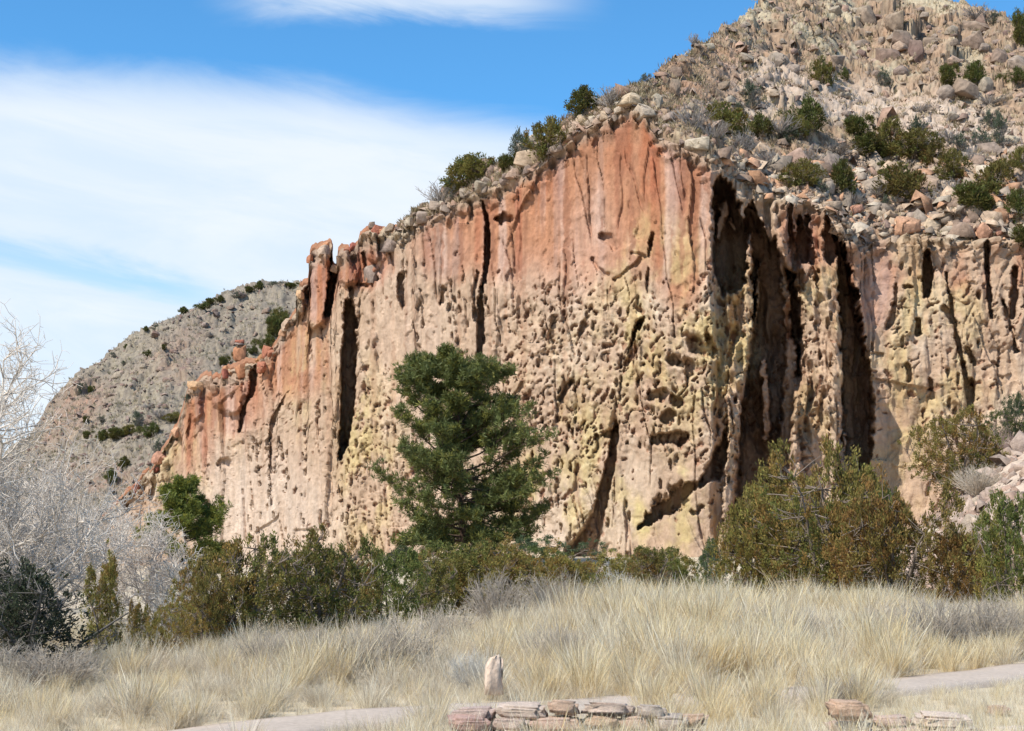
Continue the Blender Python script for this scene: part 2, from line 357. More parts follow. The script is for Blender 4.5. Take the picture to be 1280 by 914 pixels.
_sl = np.concatenate([[0], np.cumsum(np.hypot(*np.diff(_p, axis=0).T)*.5+np.abs(np.diff(_p[:, 0]))*.5)])
def arclen(px): return np.interp(px, _sx, _sl)
def zones(px, py, s, w):
    """shares of the rock's looks over the face: orange slab, pitted, fluted, lichen"""
    rim = np.interp(px, *RIM); q = py-rim
    slab = np.maximum.reduce([blob(px, py, 740, 250, 130, 105, -20, .35), blob(px, py, 850, 265, 40, 120, 0, .3), blob(px, py, 640, 290, 70, 55, -25, .4), blob(px, py, 560, 300, 40, 50, 0, .4),
        blob(px, py, 400, 350, 20, 60, 0, .3), blob(px, py, 450, 330, 40, 30, 0, .4), blob(px, py, 285, 505, 50, 40, 0, .35), blob(px, py, 365, 450, 45, 50, 0, .4), blob(px, py, 1015, 300, 40, 45, 0, .5)*.7,
        blob(px, py, 1085, 350, 28, 80, 0, .3), blob(px, py, 245, 540, 25, 60, 0, .4)*.8])
    smooth = np.maximum.reduce([blob(px, py, 320, 640, 60, 90, 0, .4), blob(px, py, 375, 600, 30, 100, 5, .4), blob(px, py, 520, 430, 55, 70, 0, .5)*.8, blob(px, py, 1090, 400, 20, 70, 0, .4), blob(px, py, 800, 620, 45, 60, 0, .3)*.8, blob(px, py, 860, 660, 60, 40, 0, .4)*.8,
        blob(px, py, 700, 620, 50, 70, 0, .3)*.5, blob(px, py, 1130, 560, 40, 50, 0, .5)*.6, slab])
    pit = np.maximum.reduce([blob(px, py, 760, 460, 130, 130, -30, .35), blob(px, py, 890, 470, 55, 130, 0, .3), blob(px, py, 470, 560, 50, 130, 0, .4)*.42, blob(px, py, 1170, 440, 100, 120, 0, .4)*.38,
        blob(px, py, 1000, 480, 45, 150, 0, .4)*.4, blob(px, py, 690, 610, 80, 80, 0, .4)*.6, blob(px, py, 360, 540, 60, 60, 0, .5)*.35, .07+0*px])
    pit = pit*(1-.85*slab)*(1-.55*smooth)
    return slab, smooth, pit, q
def relief(px, py, D, z):
    s = arclen(px); w = z
    slab, smooth, pit, q = zones(px, py, s, w)
    rough = 1-smooth
    hole = np.zeros(px.shape)
    h = 1.3*fbm(s/11, w/38, 3, 11)+.55*rid(s/5.0+.5*pn(s/6, w/9, 14), w/24, 3, 15)*(.35+.65*rough)
    # blocky vertical jointing
    f1, f2, cr, ox, oy = worley(s/4.4+.25*pn(s/3, w/7, 21), w/17, 22)
    blk = (cr-.5)*1.1+ox*(h01((cr*999).astype(np.int64), (cr*77).astype(np.int64), 3)-.5)*1.6
    f1, f2, cr2, ox2, oy2 = worley(s/1.9+.2*pn(s/2, w/3, 24), w/6.5, 25)
    blk2 = (cr2-.5)*.55+ox2*(cr2-.5)*.8
    h += blk*(.35+.45*slab+.2*rough)+blk2*(.15+.5*rough)*(1-.5*pit)
    h += -.45*(1-sst(f2-f1, 0, .07))*(.15+.3*rough)*sst(pn(s/5, w/8, 27), -.1, .3)
    # fine fluting and roughness
    h += .22*rid(s/1.2+.6*pn(s/1.7, w/3, 31), w/7, 3, 32)*(.12+.88*rough)
    h += .16*fbm(s/.9, w/1.1, 4, 35)*(.2+.8*rough)+.07*fbm(s/.35, w/.5, 3, 36)+.30*rid(s/2.1+.25*pn(s/2, w/6, 37), w/22, 2, 38)*(1-pit)
    # slots and fins of the shaded corner
    cor = np.maximum(blob(px, py, 985, 400, 95, 190, 0, .25)*(1-.8*blob(px, py, 910, 300, 26, 60, 0, .3)), .12*blob(px, py, 1180, 420, 90, 150, 0, .4))
    t1 = pn(s/1.15+.7*pn(s/2, w/3.5, 44)+.10*w, w/8, 45)+.25*pn(s/.6, w/4, 46)
    h -= cor*1.5*sst(t1, .10, .42); h += cor*.7*fbm(s/.9, w/1.6, 4, 47)+cor*.5*rid(s/2.2, w/14, 3, 48)
    # tafoni: sharp hollows of four sizes, leaning with the bedding
    cs, sn = math.cos(.55), math.sin(.55)
    for sc_, asp, se, pr, dp, r in ((1.9, 2.3, 51, .07, 1.3, .27), (1.0, 2.1, 52, .17, .9, .27), (.60, 1.8, 53, .30, .62, .29), (.36, 1.5, 54, .42, .42, .31)):
        wa = s+.5*pn(s/1.6, w/1.6, se+30); wb = w+.5*pn(s/1.6, w/1.6, se+31)
        ua2 = wa*sn+wb*cs; ub2 = wa*cs-wb*sn              # long axis runs up to the right
        a1, a2, c, _x, _y = worley(ub2/sc_, ua2/(sc_*asp), se)
        pl = np.clip(pit*1.3, 0, 1)*(.55+.9*(pn(s/3.2, w/4, se+20)+.35))
        on = (c < pr*pl).astype(float)
        rr = r*(.45+.8*h01((c*9999).astype(np.int64), (c*313).astype(np.int64), 8))
        hm = on*(1-sst(a1/rr+.55*pn(s/.34, w/.42, se+3)+.35*pn(s/.15, w/.17, se+4), .84, 1.0))
        h -= dp*(.5+.6*c/pr)*hm; hole = np.maximum(hole, hm)
    g1 = rid((s*cs-w*sn)/1.5+.5*pn(s/1.2, w/1.2, 65), (s*sn+w*cs)/4.2, 2, 66); ga = sst(g1, .80, .90)*sst(pn(s/2.6, w/2.6, 67), -.05, .25)*pit
    h -= .7*ga; hole = np.maximum(hole, ga*.8)
    # ribs and narrow joints that run the height of the face, leaning a little over the pitted part
    ln = s+.10*w; h += .42*rid(ln/2.6+.35*pn(s/3, w/8, 171), w/26, 2, 172)*(.35+.65*rough)
    jt = np.abs(pn(ln/1.7+.25*pn(s/1.5, w/4, 173), w/30, 174)); jm = sst(pn(s/4, w/7, 175), -.05, .15)*(1-.7*sst(px, 1085, 1100))
    h -= .55*(1-sst(jt, .015, .05))*jm*(1-.35*slab); hole = np.maximum(hole, (1-sst(jt, .01, .04))*jm*.5)
    # sunken angular scales where slabs broke away
    f1, f2, c4, ox4, oy4 = worley(s/3.4+.4*pn(s/1.1, w/1.1, 68), w/4.6+.4*pn(s/1.1, w/1.1, 69), 70)
    h += ((c4-.5)*.7+oy4*.35)*(.25+.45*rough)
    # short vertical pit rows on the flutes
    a1, a2, c, _x, _y = worley(s/.62, w/1.6, 57)
    rows_ = sst(pn(s/1.5, w/16, 58), .05, .3)*(1-slab*.8)
    h -= .7*rows_*(c < .4)*(1-sst(a1/.26+.4*pn(s/.3, w/.4, 59), .8, 1.05))
    h += pit*(.30*rid((s+.5*w)/1.7, w/1.8, 3, 61)-.1)
    h += pit*.22*fbm(s/.5, w/.45, 3, 63)
    relief.hole = hole
    return h
BOT = np.interp(NC, [0, 150, 900, 1100, 1300, 1700], [745, 735, 735, 700, 690, 690])
def build_face():
    nr = 395
    v = np.linspace(0, 1, nr)[:, None]**0.93
    px = np.broadcast_to(NC, (nr, len(NC))).copy(); py = RIMI+(BOT-RIMI)*v
    D = surf_D(px, py+1e-6); P0 = pt(px, py, D)
    h = relief(px, py, D, P0[..., 2]); dep, fin = features(px, py)
    keep = sst(py-RIMI, 0, 7)
    lf1, lf2, lcr, lox, loy = worley(px/15+.4*pn(px/9, py/9, 70), py/11, 71)
    ledge = (1.5*(lcr-.35)*sst(lf2-lf1, .0, .12)+lox*.8)*(1-sst(py-RIMI+14*pn(px/30, py/30, 72), 6, 34))
    h = h*(.25+.75*keep)+ledge
    fin = np.where(fin > 0, np.minimum(fin, dep+np.clip(fin, 0, 2.4)), 0)
    off = h-dep*keep+fin*keep
    n = np.stack([-.10+0*px, -.99+0*px, .06+0*px], -1)
    P = P0+n*(h*keep+0*h)[..., None]                       # relief stands out of the face
    back = pt(px, py, D+(dep-fin)*keep)-P0                      # recesses go straight in
    P = P+back
    P[0] = P0[0]
    # ---- colour of the rock itself
    s = arclen(px); w = P0[..., 2]; slab, smooth, pit, q = zones(px, py, s, w)
    n1 = fbm(s/6, w/9, 4, 81); n2 = fbm(s/1.6, w/14, 4, 82); n3 = fbm(s/.8, w/.9, 4, 83); n4 = fbm(s/4, w/5, 4, 84)
    c = np.broadcast_to(np.array([.47, .345, .265]), px.shape+(3,)).copy()              # pinkish buff
    c = lerp(c, np.array([.60, .49, .40]), sst(n1+.6*pit*n3, .0, .5)*.7)                # chalky
    org = np.clip(slab*1.15+.4*n1*slab, 0, 1)
    c = lerp(c, np.array([.43, .225, .13]), org*.86)
    red = np.maximum.reduce([blob(px, py, 402, 350, 20, 60), blob(px, py, 780, 170, 60, 40, 0, .6), blob(px, py, 820, 225, 22, 60, 0, .5), blob(px, py, 450, 325, 35, 30), blob(px, py, 300, 485, 28, 28, 0, .5), blob(px, py, 245, 520, 18, 55), blob(px, py, 640, 245, 70, 25, -20, .6)*.8,
        blob(px, py, 860, 220, 35, 30), blob(px, py, 1025, 285, 14, 35), blob(px, py, 985, 270, 10, 30), blob(px, py, 1190, 325, 130, 44, 0, .5)*1.0, blob(px, py, 1130, 320, 40, 30)*.6])
    c = lerp(c, np.array([.36, .14, .075]), np.clip(red*sst(.45+.9*n2+.3*n1+.3*n3, .2, .75), 0, 1)*.8)
    yel = np.maximum.reduce([blob(px, py, 470, 560, 45, 120, 0, .5), blob(px, py, 700, 590, 70, 110, 10, .5), blob(px, py, 830, 400, 90, 130, 0, .5), blob(px, py, 900, 440, 50, 140), blob(px, py, 850, 640, 100, 70, 0, .4), blob(px, py, 385, 480, 25, 90)*.6, blob(px, py, 1140, 440, 90, 170, 0, .5)*.8,
        blob(px, py, 1020, 420, 40, 120)*.8, blob(px, py, 250, 580, 50, 60)*.8, blob(px, py, 700, 460, 60, 80, 0, .6)*.6])
    c = lerp(c, np.array([.53, .425, .23]), np.clip(yel*sst(n4+.35*n2+.25*n3, -.22, .30), 0, 1)*.78)
    ylw = yel*sst(n3+.5*n4, .28, .6)*.6
    c = lerp(c, np.array([.54, .47, .24]), ylw*.75)
    pnk = np.maximum.reduce([blob(px, py, 320, 630, 85, 110, 0, .5), blob(px, py, 510, 440, 50, 120, 0, .5), blob(px, py, 620, 470, 50, 100)*.7, blob(px, py, 660, 380, 60, 60)*.8, blob(px, py, 740, 340, 40, 90)*.6, blob(px, py, 1090, 390, 25, 80), blob(px, py, 540, 660, 60, 70)])
    c = lerp(c, np.array([.53, .40, .325]), np.clip(pnk*(.7+.6*n1), 0, 1)*.85)
    c = lerp(c, np.array([.60, .50, .44]), np.clip(blob(px, py, 320, 650, 80, 80, 0, .5)*(.8+.8*n2), 0, 1)*.8)
    c = lerp(c, np.array([.58, .47, .40]), slab*sst(pn(s/1.5+.3*n1, w/50, 92)+.5*n2+.25*n4, .12, .5)*.6)
    c = lerp(c, np.array([.36, .15, .09]), slab*sst(pn(s/1.2+.3*n1, w/45, 93)+.35*n2, .15, .5)*.6)
    wht = np.maximum.reduce([blob(px, py, 690, 690, 30, 30), blob(px, py, 560, 690, 40, 25), blob(px, py, 560, 545, 50, 30)*.8, blob(px, py, 1165, 380, 14, 60)*.45, blob(px, py, 1200, 540, 40, 30)*.5])
    c = lerp(c, np.array([.58, .47, .40]), np.clip(wht+.9*pit*sst(n3+.3*n1, .12, .5)*.7, 0, 1)*.8)
    # mineral stains running down from the rim, grey weathered rind near it
    stn = sst(n2+.35*pn(s/2.6, w/60, 88)+.3*n3, .15, .42)*sst(150-q, 0, 140)
    c = lerp(c, np.array([.25, .155, .135]), np.clip(stn*(.35+.4*smooth), 0, 1)*.62)
    stk = sst(pn(s/1.1, w/40, 90)+.3*n2, .22, .6)*smooth
    c = lerp(c, np.array([.40, .31, .27]), stk*.35)
    grey = np.maximum.reduce([blob(px, py, 530, 320, 60, 45, 0, .5)*.8, blob(px, py, 730, 170, 70, 22, -25, .5)*.6, blob(px, py, 700, 385, 25, 30)*.6])
    c = lerp(c, np.array([.36, .28, .235]), np.clip(grey*(.5+n4), 0, 1)*.8)
    fs = pn(s/.42+.4*n3, w/15, 181)+.5*pn(s/.2, w/9, 182); c = c*(1+.13*fs*(.4+.6*smooth)*(1-.4*pit))[..., None]
    brn = sst(pn(s/.9+.5*n3, w/24, 183)+.4*n4, .18, .42)*sst(w, 6, 16); c = lerp(c, np.array([.30, .155, .10]), brn*(.30+.35*slab))
    cap = (1-sst(q+9*n3+6*n4, 4, 20))
    c = lerp(c, np.array([.37, .31, .24]), np.clip(cap, 0, 1)*.75)
    rub = blob(px, py, 960, 250, 60, 26, 20, .5)+blob(px, py, 1170, 310, 140, 34, 0, .6)
    c = lerp(c, np.array([.44, .34, .27]), np.clip(rub*(.6+n3), 0, 1)*.8)
    # deep unlichened rock inside the recesses is browner
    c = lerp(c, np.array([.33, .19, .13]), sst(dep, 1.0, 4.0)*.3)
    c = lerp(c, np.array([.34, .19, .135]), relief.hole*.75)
    c *= (1+.12*n3)[..., None]
    c = np.clip(c.mean(-1, keepdims=True)+(c-c.mean(-1, keepdims=True))*1.08, .02, 1)*(.85-.04*slab)[..., None]
    c = c*np.array([1.0, .97, .895])*(1-.03*slab)[..., None]; c = lerp(c, c*np.array([1.02, .95, 1.0]), slab)
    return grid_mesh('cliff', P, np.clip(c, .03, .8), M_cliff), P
def grid_mesh(name, P, c, m):
    r, k = P.shape[:2]; idx = np.arange(r*k).reshape(r, k)
    Fa = np.stack([idx[:-1, :-1], idx[1:, :-1], idx[1:, 1:], idx[:-1, 1:]], -1).reshape(-1, 4)
    return mesh(name, P.reshape(-1, 3), Fa, c.reshape(-1, 3), True, (m,))
me, P_face = build_face()
cliff = tag(obj('cliff', me), 'tall orange and buff tuff cliff face riddled with holes', None, None, 'structure')

def hill_relief(P, amp=1.0):
    x, y = P[..., 0], P[..., 1]
    h = 1.1*fbm(x/9, y/14, 3, 101)+.24*fbm(x/2.2, y/2.0, 3, 102)+.08*fbm(x/.7, y/.8, 2, 103)
    for sc_, se, th, a in ((2.2, 111, .66, .50), (1.1, 112, .5, .34), (.55, 113, .45, .2)):
        f1, f2, cr, ox, oy = worley(x/(sc_*1.5)+.35*pn(x/.9, y/1.2, 7), y/(sc_*1.5)+.35*pn(x/.9, y/1.2, 8), se)
        h += (cr > th)*a*(.4+cr)*sst(f2-f1, .02, .14)*(.75+1.1*ox*(cr*9 % 1-.5)-.5*oy)
    return h*amp
def build_hill():
    nr = 190; v = np.linspace(0, 1, nr)[:, None]
    NCH = NC
    px = np.broadcast_to(NCH, (nr, len(NCH))).copy(); py = RIMI+(SKYI-RIMI)*v
    D = surf_D(px, py-1e-6*(v > 0)); D[0] = surf_D(px[0], RIMI+1e-6); P0 = pt(px, py, D)
    ed = sst(v, 0, .012)*np.clip((RIMI-SKYI)/60, .25, 1)
    h = hill_relief(P0)*ed
    out = np.maximum.reduce([blob(px, py, 1110, 25, 40, 26, 0, .4), blob(px, py, 1150, 60, 55, 26, 15, .4), blob(px, py, 1215, 50, 40, 22), blob(px, py, 985, 60, 60, 40)*.5, blob(px, py, 880, 110, 45, 32)*.6])
    f1, f2, cr, ox, oy = worley(P0[..., 0]/3.2, P0[..., 1]/4.5, 131)
    h += out*ed*((cr-.3)*2.6*sst(f2-f1, 0, .12)+ox)
    lip = np.minimum(1.0, (RIMI-SKYI)/30)
    P = P0+np.stack([-.05+0*px, -.5+0*px, .86+0*px], -1)*h[..., None]
    # rows that carry on over the crest, out of sight
    last = P[-1]; ex = []
    for k, (dy, dz) in enumerate(((1.2, -.1), (4, -.9), (10, -4), (24, -13), (50, -32), (75, -75))):
        e = last.copy(); e[:, 1] += dy; e[:, 0] += dy*(last[:, 0]/last[:, 1]); e[:, 2] = np.maximum(last[:, 2]+dz, -1.0); ex.append(e)
    x, y = P0[..., 0], P0[..., 1]
    n1 = fbm(x/7, y/9, 4, 141); n3 = fbm(x/1.3, y/1.6, 4, 142); n4 = fbm(x/.6, y/.6, 3, 143)
    c = np.broadcast_to(np.array([.38, .275, .195]), px.shape+(3,)).copy()
    c = lerp(c, np.array([.46, .385, .27]), sst(n3, -.05, .3)*.7)                 # dry grass
    c = lerp(c, np.array([.20, .145, .11]), sst(n4+.5*n3, .0, .3)*.7)          # grey-brown stones
    redm = np.maximum.reduce([blob(px, py, 880, 105, 60, 32, -25, .5), blob(px, py, 960, 90, 50, 30)*.5, blob(px, py, 1150, 285, 160, 30, 0, .5)*.6, blob(px, py, 1150, 60, 60, 25)*.4])
    grs = sst(n1+.3*n3, .0, .3)*sst(150-py, -30, 60)
    c = lerp(c, np.array([.50, .45, .33]), grs*.8)
    c = lerp(c, np.array([.46, .27, .19]), np.clip(redm*(.6+n1+n3), 0, 1)*.8)
    pale = np.maximum.reduce([blob(px, py, 1040, 125, 130, 28, 12, .4), blob(px, py, 1200, 170, 110, 38, 15, .4), blob(px, py, 920, 140, 60, 12, 0, .5)])
    c = lerp(c, np.array([.57, .48, .41]), np.clip(pale*(.75+.6*n3), 0, 1)*.9)
    low = sst(py, 190, 215)*sst(n3+.4*n4, -.1, .3)
    c = lerp(c, np.array([.47, .36, .285]), low*.7)
    cap = (px < 800)
    c = np.where(cap[..., None], lerp(lerp(np.broadcast_to(np.array([.36, .28, .20]), c.shape), np.array([.36, .17, .10]), sst(n3, .0, .3)*.8), np.array([.36, .16, .09]), (1-sst(px, 430, 560))*.75), c)
    c = lerp(c, np.array([.16, .13, .11]), out*sst(f2-f1, .1, -.02)*.3+out*sst(n3, -.2, .3)*.45)
    P = np.concatenate([P, np.array(ex)]); c = np.concatenate([c, np.repeat(c[-1:], len(ex), 0)])
    # quads wound so they face the camera
    r, k = P.shape[:2]; idx = np.arange(r*k).reshape(r, k)
    Fa = np.stack([idx[:-1, :-1], idx[:-1, 1:], idx[1:, 1:], idx[1:, :-1]], -1).reshape(-1, 4)
    return mesh('hillside', P.reshape(-1, 3), Fa, np.clip(c*np.array([.84, .80, .76]), .03, .8).reshape(-1, 3), True, (M_hill,)), P[:nr]
me, P_hill = build_hill()
hillside = tag(obj('hillside', me), 'rocky hillside of tan rubble and dry grass above the cliff', None, None, 'structure')

# far ridge behind the left end of the cliff
FSKY = tab([(-1500, 712), (-700, 692), (-300, 672), (-100, 640), (0, 578), (30, 548), (60, 508), (85, 486), (100, 473), (125, 450), (150, 430), (170, 418), (190, 409), (215, 398), (240, 386), (265, 375), (290, 366), (330, 358), (372, 352), (440, 352), (520, 372), (640, 420)])
def far_D(px, py):
    t = ray(px, py)[1]; s = .52; t0 = ray(px, 700)[1]; d0 = np.interp(px, [-1500, -300, 0, 200, 640], [420, 330, 290, 265, 260])
    return d0*(s-t0)/(s-t)
def build_far():
    nc = np.concatenate([np.arange(-1500, -20, 25), np.arange(-20, 480, 1.6), np.arange(480, 645, 12)]).astype(float)
    sk = np.interp(nc, *FSKY); nr = 185; v = np.linspace(0, 1, nr)[:, None]
    px = np.broadcast_to(nc, (nr, len(nc))).copy(); py = 720+(sk-720)*v
    D = far_D(px, py); P0 = pt(px, py, D); x, y = P0[..., 0], P0[..., 1]
    h = 2.2*fbm(x/24, y/24, 3, 201)+hill_relief(P0/1.5)*1.5
    P = P0+np.stack([0*px-.1, 0*px-.42, 0*px+.9], -1)*(h*sst(v, 0, .1))[..., None]
    n1 = fbm(x/14, y/20, 4, 211); n3 = fbm(x/2.4, y/3, 4, 212); n4 = fbm(x/1.1, y/1.3, 3, 213)
    c = np.broadcast_to(np.array([.34, .30, .25]), px.shape+(3,)).copy()
    c = lerp(c, np.array([.43, .385, .295]), sst(n3+.5*n1, -.1, .3)*.75)
    c = lerp(c, np.array([.17, .155, .145]), sst(n4+.6*n3, .02, .35)*.7)
    red = np.maximum.reduce([blob(px, py, 90, 520, 50, 24, -40, .6), blob(px, py, 215, 440, 50, 14, -30, .6)*.5, blob(px, py, 120, 600, 60, 20)*.6, blob(px, py, 225, 465, 30, 20)*.5])
    c = lerp(c, np.array([.45, .27, .20]), np.clip(red*(.6+n3), 0, 1)*.8)
    ex = []
    for dy, dz in ((3, -.3), (15, -4), (60, -25), (160, -120)):
        e = P[-1].copy(); e[:, 1] += dy; e[:, 2] = np.maximum(e[:, 2]+dz, -1.5); ex.append(e)
    P = np.concatenate([P, np.array(ex)]); c = np.concatenate([c, np.repeat(c[-1:], len(ex), 0)])
    r, k = P.shape[:2]; idx = np.arange(r*k).reshape(r, k)
    Fa = np.stack([idx[:-1, :-1], idx[:-1, 1:], idx[1:, 1:], idx[1:, :-1]], -1).reshape(-1, 4)
    return mesh('far_ridge', P.reshape(-1, 3), Fa, c.reshape(-1, 3)*np.array([.68, .645, .61]), True, (M_hill,)), P[:nr]
me, P_far = build_far()
tag(obj('far_ridge', me), 'distant rocky ridge with dry grass left of the cliff', None, None, 'structure')

# ------------------------------------------------------------------ ground
def ground_z(x, y):
    x = np.asarray(x, float); y = np.asarray(y, float)
    z = .10*fbm(x/7, y/7, 3, 301)*sst(y, 14, 30)+.03*fbm(x/1.2, y/1.2, 2, 302)
    a = x/np.maximum(y, 1.0)*F+640
    rise = sst(a, 1060, 1330)*sst(y, 45, 112)*(9.3+.9*fbm(x/2.5, y/4, 4, 305))                    # talus apron at the right
    rise = rise*np.where(y > 0, 1, 0)+sst(y, 85, 120)*1.2*sst(a, 380, 500)
    low = -.012*np.clip(y-30, 0, 90)*sst(500-a, 0, 300)
    return z+np.where(y > 0, rise+low*0, 0)
def build_ground():
    rr = np.concatenate([np.linspace(.5, 10, 20), np.linspace(10.3, 40, 120), np.geomspace(41, 140, 90), np.geomspace(150, 9000, 24)])
    th = np.concatenate([np.linspace(-180, -26, 40), np.linspace(-25, 25, 170), np.linspace(26, 180, 40)])*math.pi/180
    R, T = np.meshgrid(rr, th, indexing='ij'); x = R*np.sin(T); y = R*np.cos(T); z = ground_z(x, y)*(R < 400)
    n = fbm(x/1.5, y/1.5, 4, 311); n2 = fbm(x/.4, y/.4, 3, 312)
    c = np.broadcast_to(np.array([.47, .39, .28]), x.shape+(3,)).copy()
    c = lerp(c, np.array([.33, .26, .19]), sst(n, .0, .4)*.7); c = lerp(c, np.array([.56, .49, .37]), sst(n2, .05, .4)*.6)
    pale = sst(x/np.maximum(y, 1)*F+640, 900, 1100)*sst(y, 45, 70)*(y > 0)
    c = lerp(c, np.array([.50, .39, .31]), pale*.8); c = lerp(c, np.array([.27, .20, .15]), pale*sst(n2+n, .0, .4)*.5)
    P = np.stack([x, y, z], -1); r, k = P.shape[:2]; idx = np.arange(r*k).reshape(r, k)
    Fa = np.stack([idx[:-1, :-1], idx[:-1, 1:], idx[1:, 1:], idx[1:, :-1]], -1).reshape(-1, 4)
    Fa = Fa[:, ::-1]
    return mesh('ground', P.reshape(-1, 3), Fa, c.reshape(-1, 3), True, (M_ground,))
tag(obj('ground', build_ground()), 'dry sandy ground under the grass', None, None, 'structure')
# path: a low slab with a real edge
PATH = np.array([(-5.2, 8.5), (-4.0, 10.6), (-3.0, 12.6), (-2.05, 14.4), (-.6, 15.7), (1.4, 16.7), (3.8, 18.2), (6.2, 20.4), (7.8, 22.2), (10.5, 24.6), (14, 27)], float)
def spline(A, n):
    t = np.linspace(0, len(A)-1, n); i = np.clip(t.astype(int), 0, len(A)-2); f = (t-i)[:, None]
    p0 = A[np.clip(i-1, 0, len(A)-1)]; p1 = A[i]; p2 = A[i+1]; p3 = A[np.clip(i+2, 0, len(A)-1)]
    return .5*(2*p1+(p2-p0)*f+(2*p0-5*p1+4*p2-p3)*f*f+(3*p1-p0-3*p2+p3)*f**3)
PC = spline(PATH, 220); tg = np.gradient(PC, axis=0); tg /= np.linalg.norm(tg, axis=1)[:, None]; nrm = np.stack([-tg[:, 1], tg[:, 0]], 1)
PW = .60
def path_dist(x, y):
    d = np.full(np.shape(x), 99.0)
    for a in PC[::2]: d = np.minimum(d, np.hypot(x-a[0], y-a[1]))
    return d
rows = []
for o_, z_ in ((-PW-.02, -.05), (-PW, .055), (-PW*.5, .07), (0, .075), (PW*.5, .07), (PW, .055), (PW+.02, -.05)):
    q = PC+nrm*(o_+.03*pn(np.arange(220)/6., np.full(220, o_), 5))[:, None]; rows.append(np.column_stack([q, np.full(220, z_)+np.maximum(ground_z(PC[:, 0], PC[:, 1]), 0)]))
Pp = np.array(rows); r, k = Pp.shape[:2]; idx = np.arange(r*k).reshape(r, k)
Fa = np.stack([idx[:-1, :-1], idx[:-1, 1:], idx[1:, 1:], idx[1:, :-1]], -1).reshape(-1, 4)
cc = np.array([.43, .355, .295])*(1+.12*fbm(Pp[..., 0]*1.5, Pp[..., 1]*1.5, 3, 6)[..., None])
tag(obj('path', mesh('path', Pp.reshape(-1, 3), Fa, cc.reshape(-1, 3), True, (M_path,))), 'pale pinkish grey footpath curving through dry grass', None, None, 'structure')
# ------------------------------------------------------------------ where things stand
class Surf:
    """nearest point of a built surface seen at a photo pixel"""
    def __init__(s, P):
        s.P = P.reshape(-1, 3); x, y = proj(s.P); s.k = {}
        s.x, s.y = x, y; key = (np.floor(x/8).astype(int), np.floor(y/8).astype(int))
        o = np.lexsort((key[1], key[0])); s.o = o; s.key = key[0][o]*10000+key[1][o]
    def at(s, px, py):
        c = []
        for r_ in (1, 2, 4):
            for i in range(int(px//8)-r_, int(px//8)+r_+1):
                a = np.searchsorted(s.key, i*10000+int(py//8)-r_); b = np.searchsorted(s.key, i*10000+int(py//8)+r_+1)
                c.append(s.o[a:b])
            k = np.concatenate(c)
            if len(k): break
        if not len(k): return None
        j = k[np.argmin((s.x[k]-px)**2+(s.y[k]-py)**2)]
        return s.P[j]
S_hill, S_face, S_far = Surf(P_hill), Surf(P_face), Surf(P_far)
def on(px, py):
    if px < 385 and py < np.interp(px, *SKY)-1: return S_far.at(px, py)
    if py < np.interp(px, *RIM): return S_hill.at(px, py)
    return S_face.at(px, py)
def on_ground(px, D):
    x = float(ray(px, 690)[0]*D); return np.array([x, D, float(ground_z(x, D))])

# ------------------------------------------------------------------ plant builders
def tubes(segs, sides=3):
    """segs: (n, 8) array of start xyz, end xyz, start radius, end radius"""
    A = np.asarray(segs, float); p0, p1, r0, r1 = A[:, :3], A[:, 3:6], A[:, 6], A[:, 7]
    d = p1-p0; d /= np.maximum(np.linalg.norm(d, axis=1), 1e-6)[:, None]
    ref = np.where(np.abs(d[:, 2:3]) > .9, [[1., 0, 0]], [[0., 0, 1.]]); u = np.cross(d, ref); u /= np.linalg.norm(u, axis=1)[:, None]; v = np.cross(d, u)
    V = []
    for p, r_ in ((p0, r0), (p1, r1)):
        for k in range(sides):
            a = 2*math.pi*k/sides; V.append(p+(u*math.cos(a)+v*math.sin(a))*r_[:, None])
    V = np.stack(V, 1); n = len(A); base = (np.arange(n)*2*sides)[:, None]
    Fs = np.stack([base[:, 0][:, None]+np.array([k, (k+1) % sides, sides+(k+1) % sides, sides+k])[None] for k in range(sides)], 1)
    return V.reshape(-1, 3), Fs.reshape(-1, 4)
def join(parts):
    V, Fs, C, o = [], [], [], 0
    for v, f, c in parts:
        V.append(v); Fs.append(f+o); C.append(np.broadcast_to(c, (len(v), 3))); o += len(v)
    return np.concatenate(V), np.concatenate(Fs), np.concatenate(C)
def leaves(P, D, L, W, C):
    """narrow pointed blades: base P, direction D, length L, width W"""
    n = len(P); D = D/np.linalg.norm(D, axis=1)[:, None]; r_ = rng.normal(size=(n, 3)); u = np.cross(D, r_); u /= np.linalg.norm(u, axis=1)[:, None]
    L = np.broadcast_to(L, n)[:, None]; W = np.broadcast_to(W, n)[:, None]
    V = np.stack([P, P+D*L*.55+u*W*.56, P+D*L, P+D*L*.5-u*W*.56], 1)
    b = (np.arange(n)*4)[:, None]
    T = np.concatenate([b+np.array([0, 1, 3]), b+np.array([3, 1, 2])])
    return V.reshape(-1, 3), T, np.repeat(C, 4, 0)
def unit(n):
    v = rng.normal(size=(n, 3)); return v/np.linalg.norm(v, axis=1)[:, None]
def wander(p, d, L, n, r0, r1, bend=.25, up=0.0):
    """a bending limb; returns segments and its points"""
    segs, pts = [], [np.array(p, float)]; d = np.array(d, float); d /= np.linalg.norm(d)
    for i in range(n):
        d = d+rng.normal(size=3)*bend+np.array([0, 0, up]); d /= np.linalg.norm(d)
        q = pts[-1]+d*L/n; a, b = r0+(r1-r0)*i/n, r0+(r1-r0)*(i+1)/n
        segs.append([*pts[-1], *q, a, b]); pts.append(q)
    return segs, pts

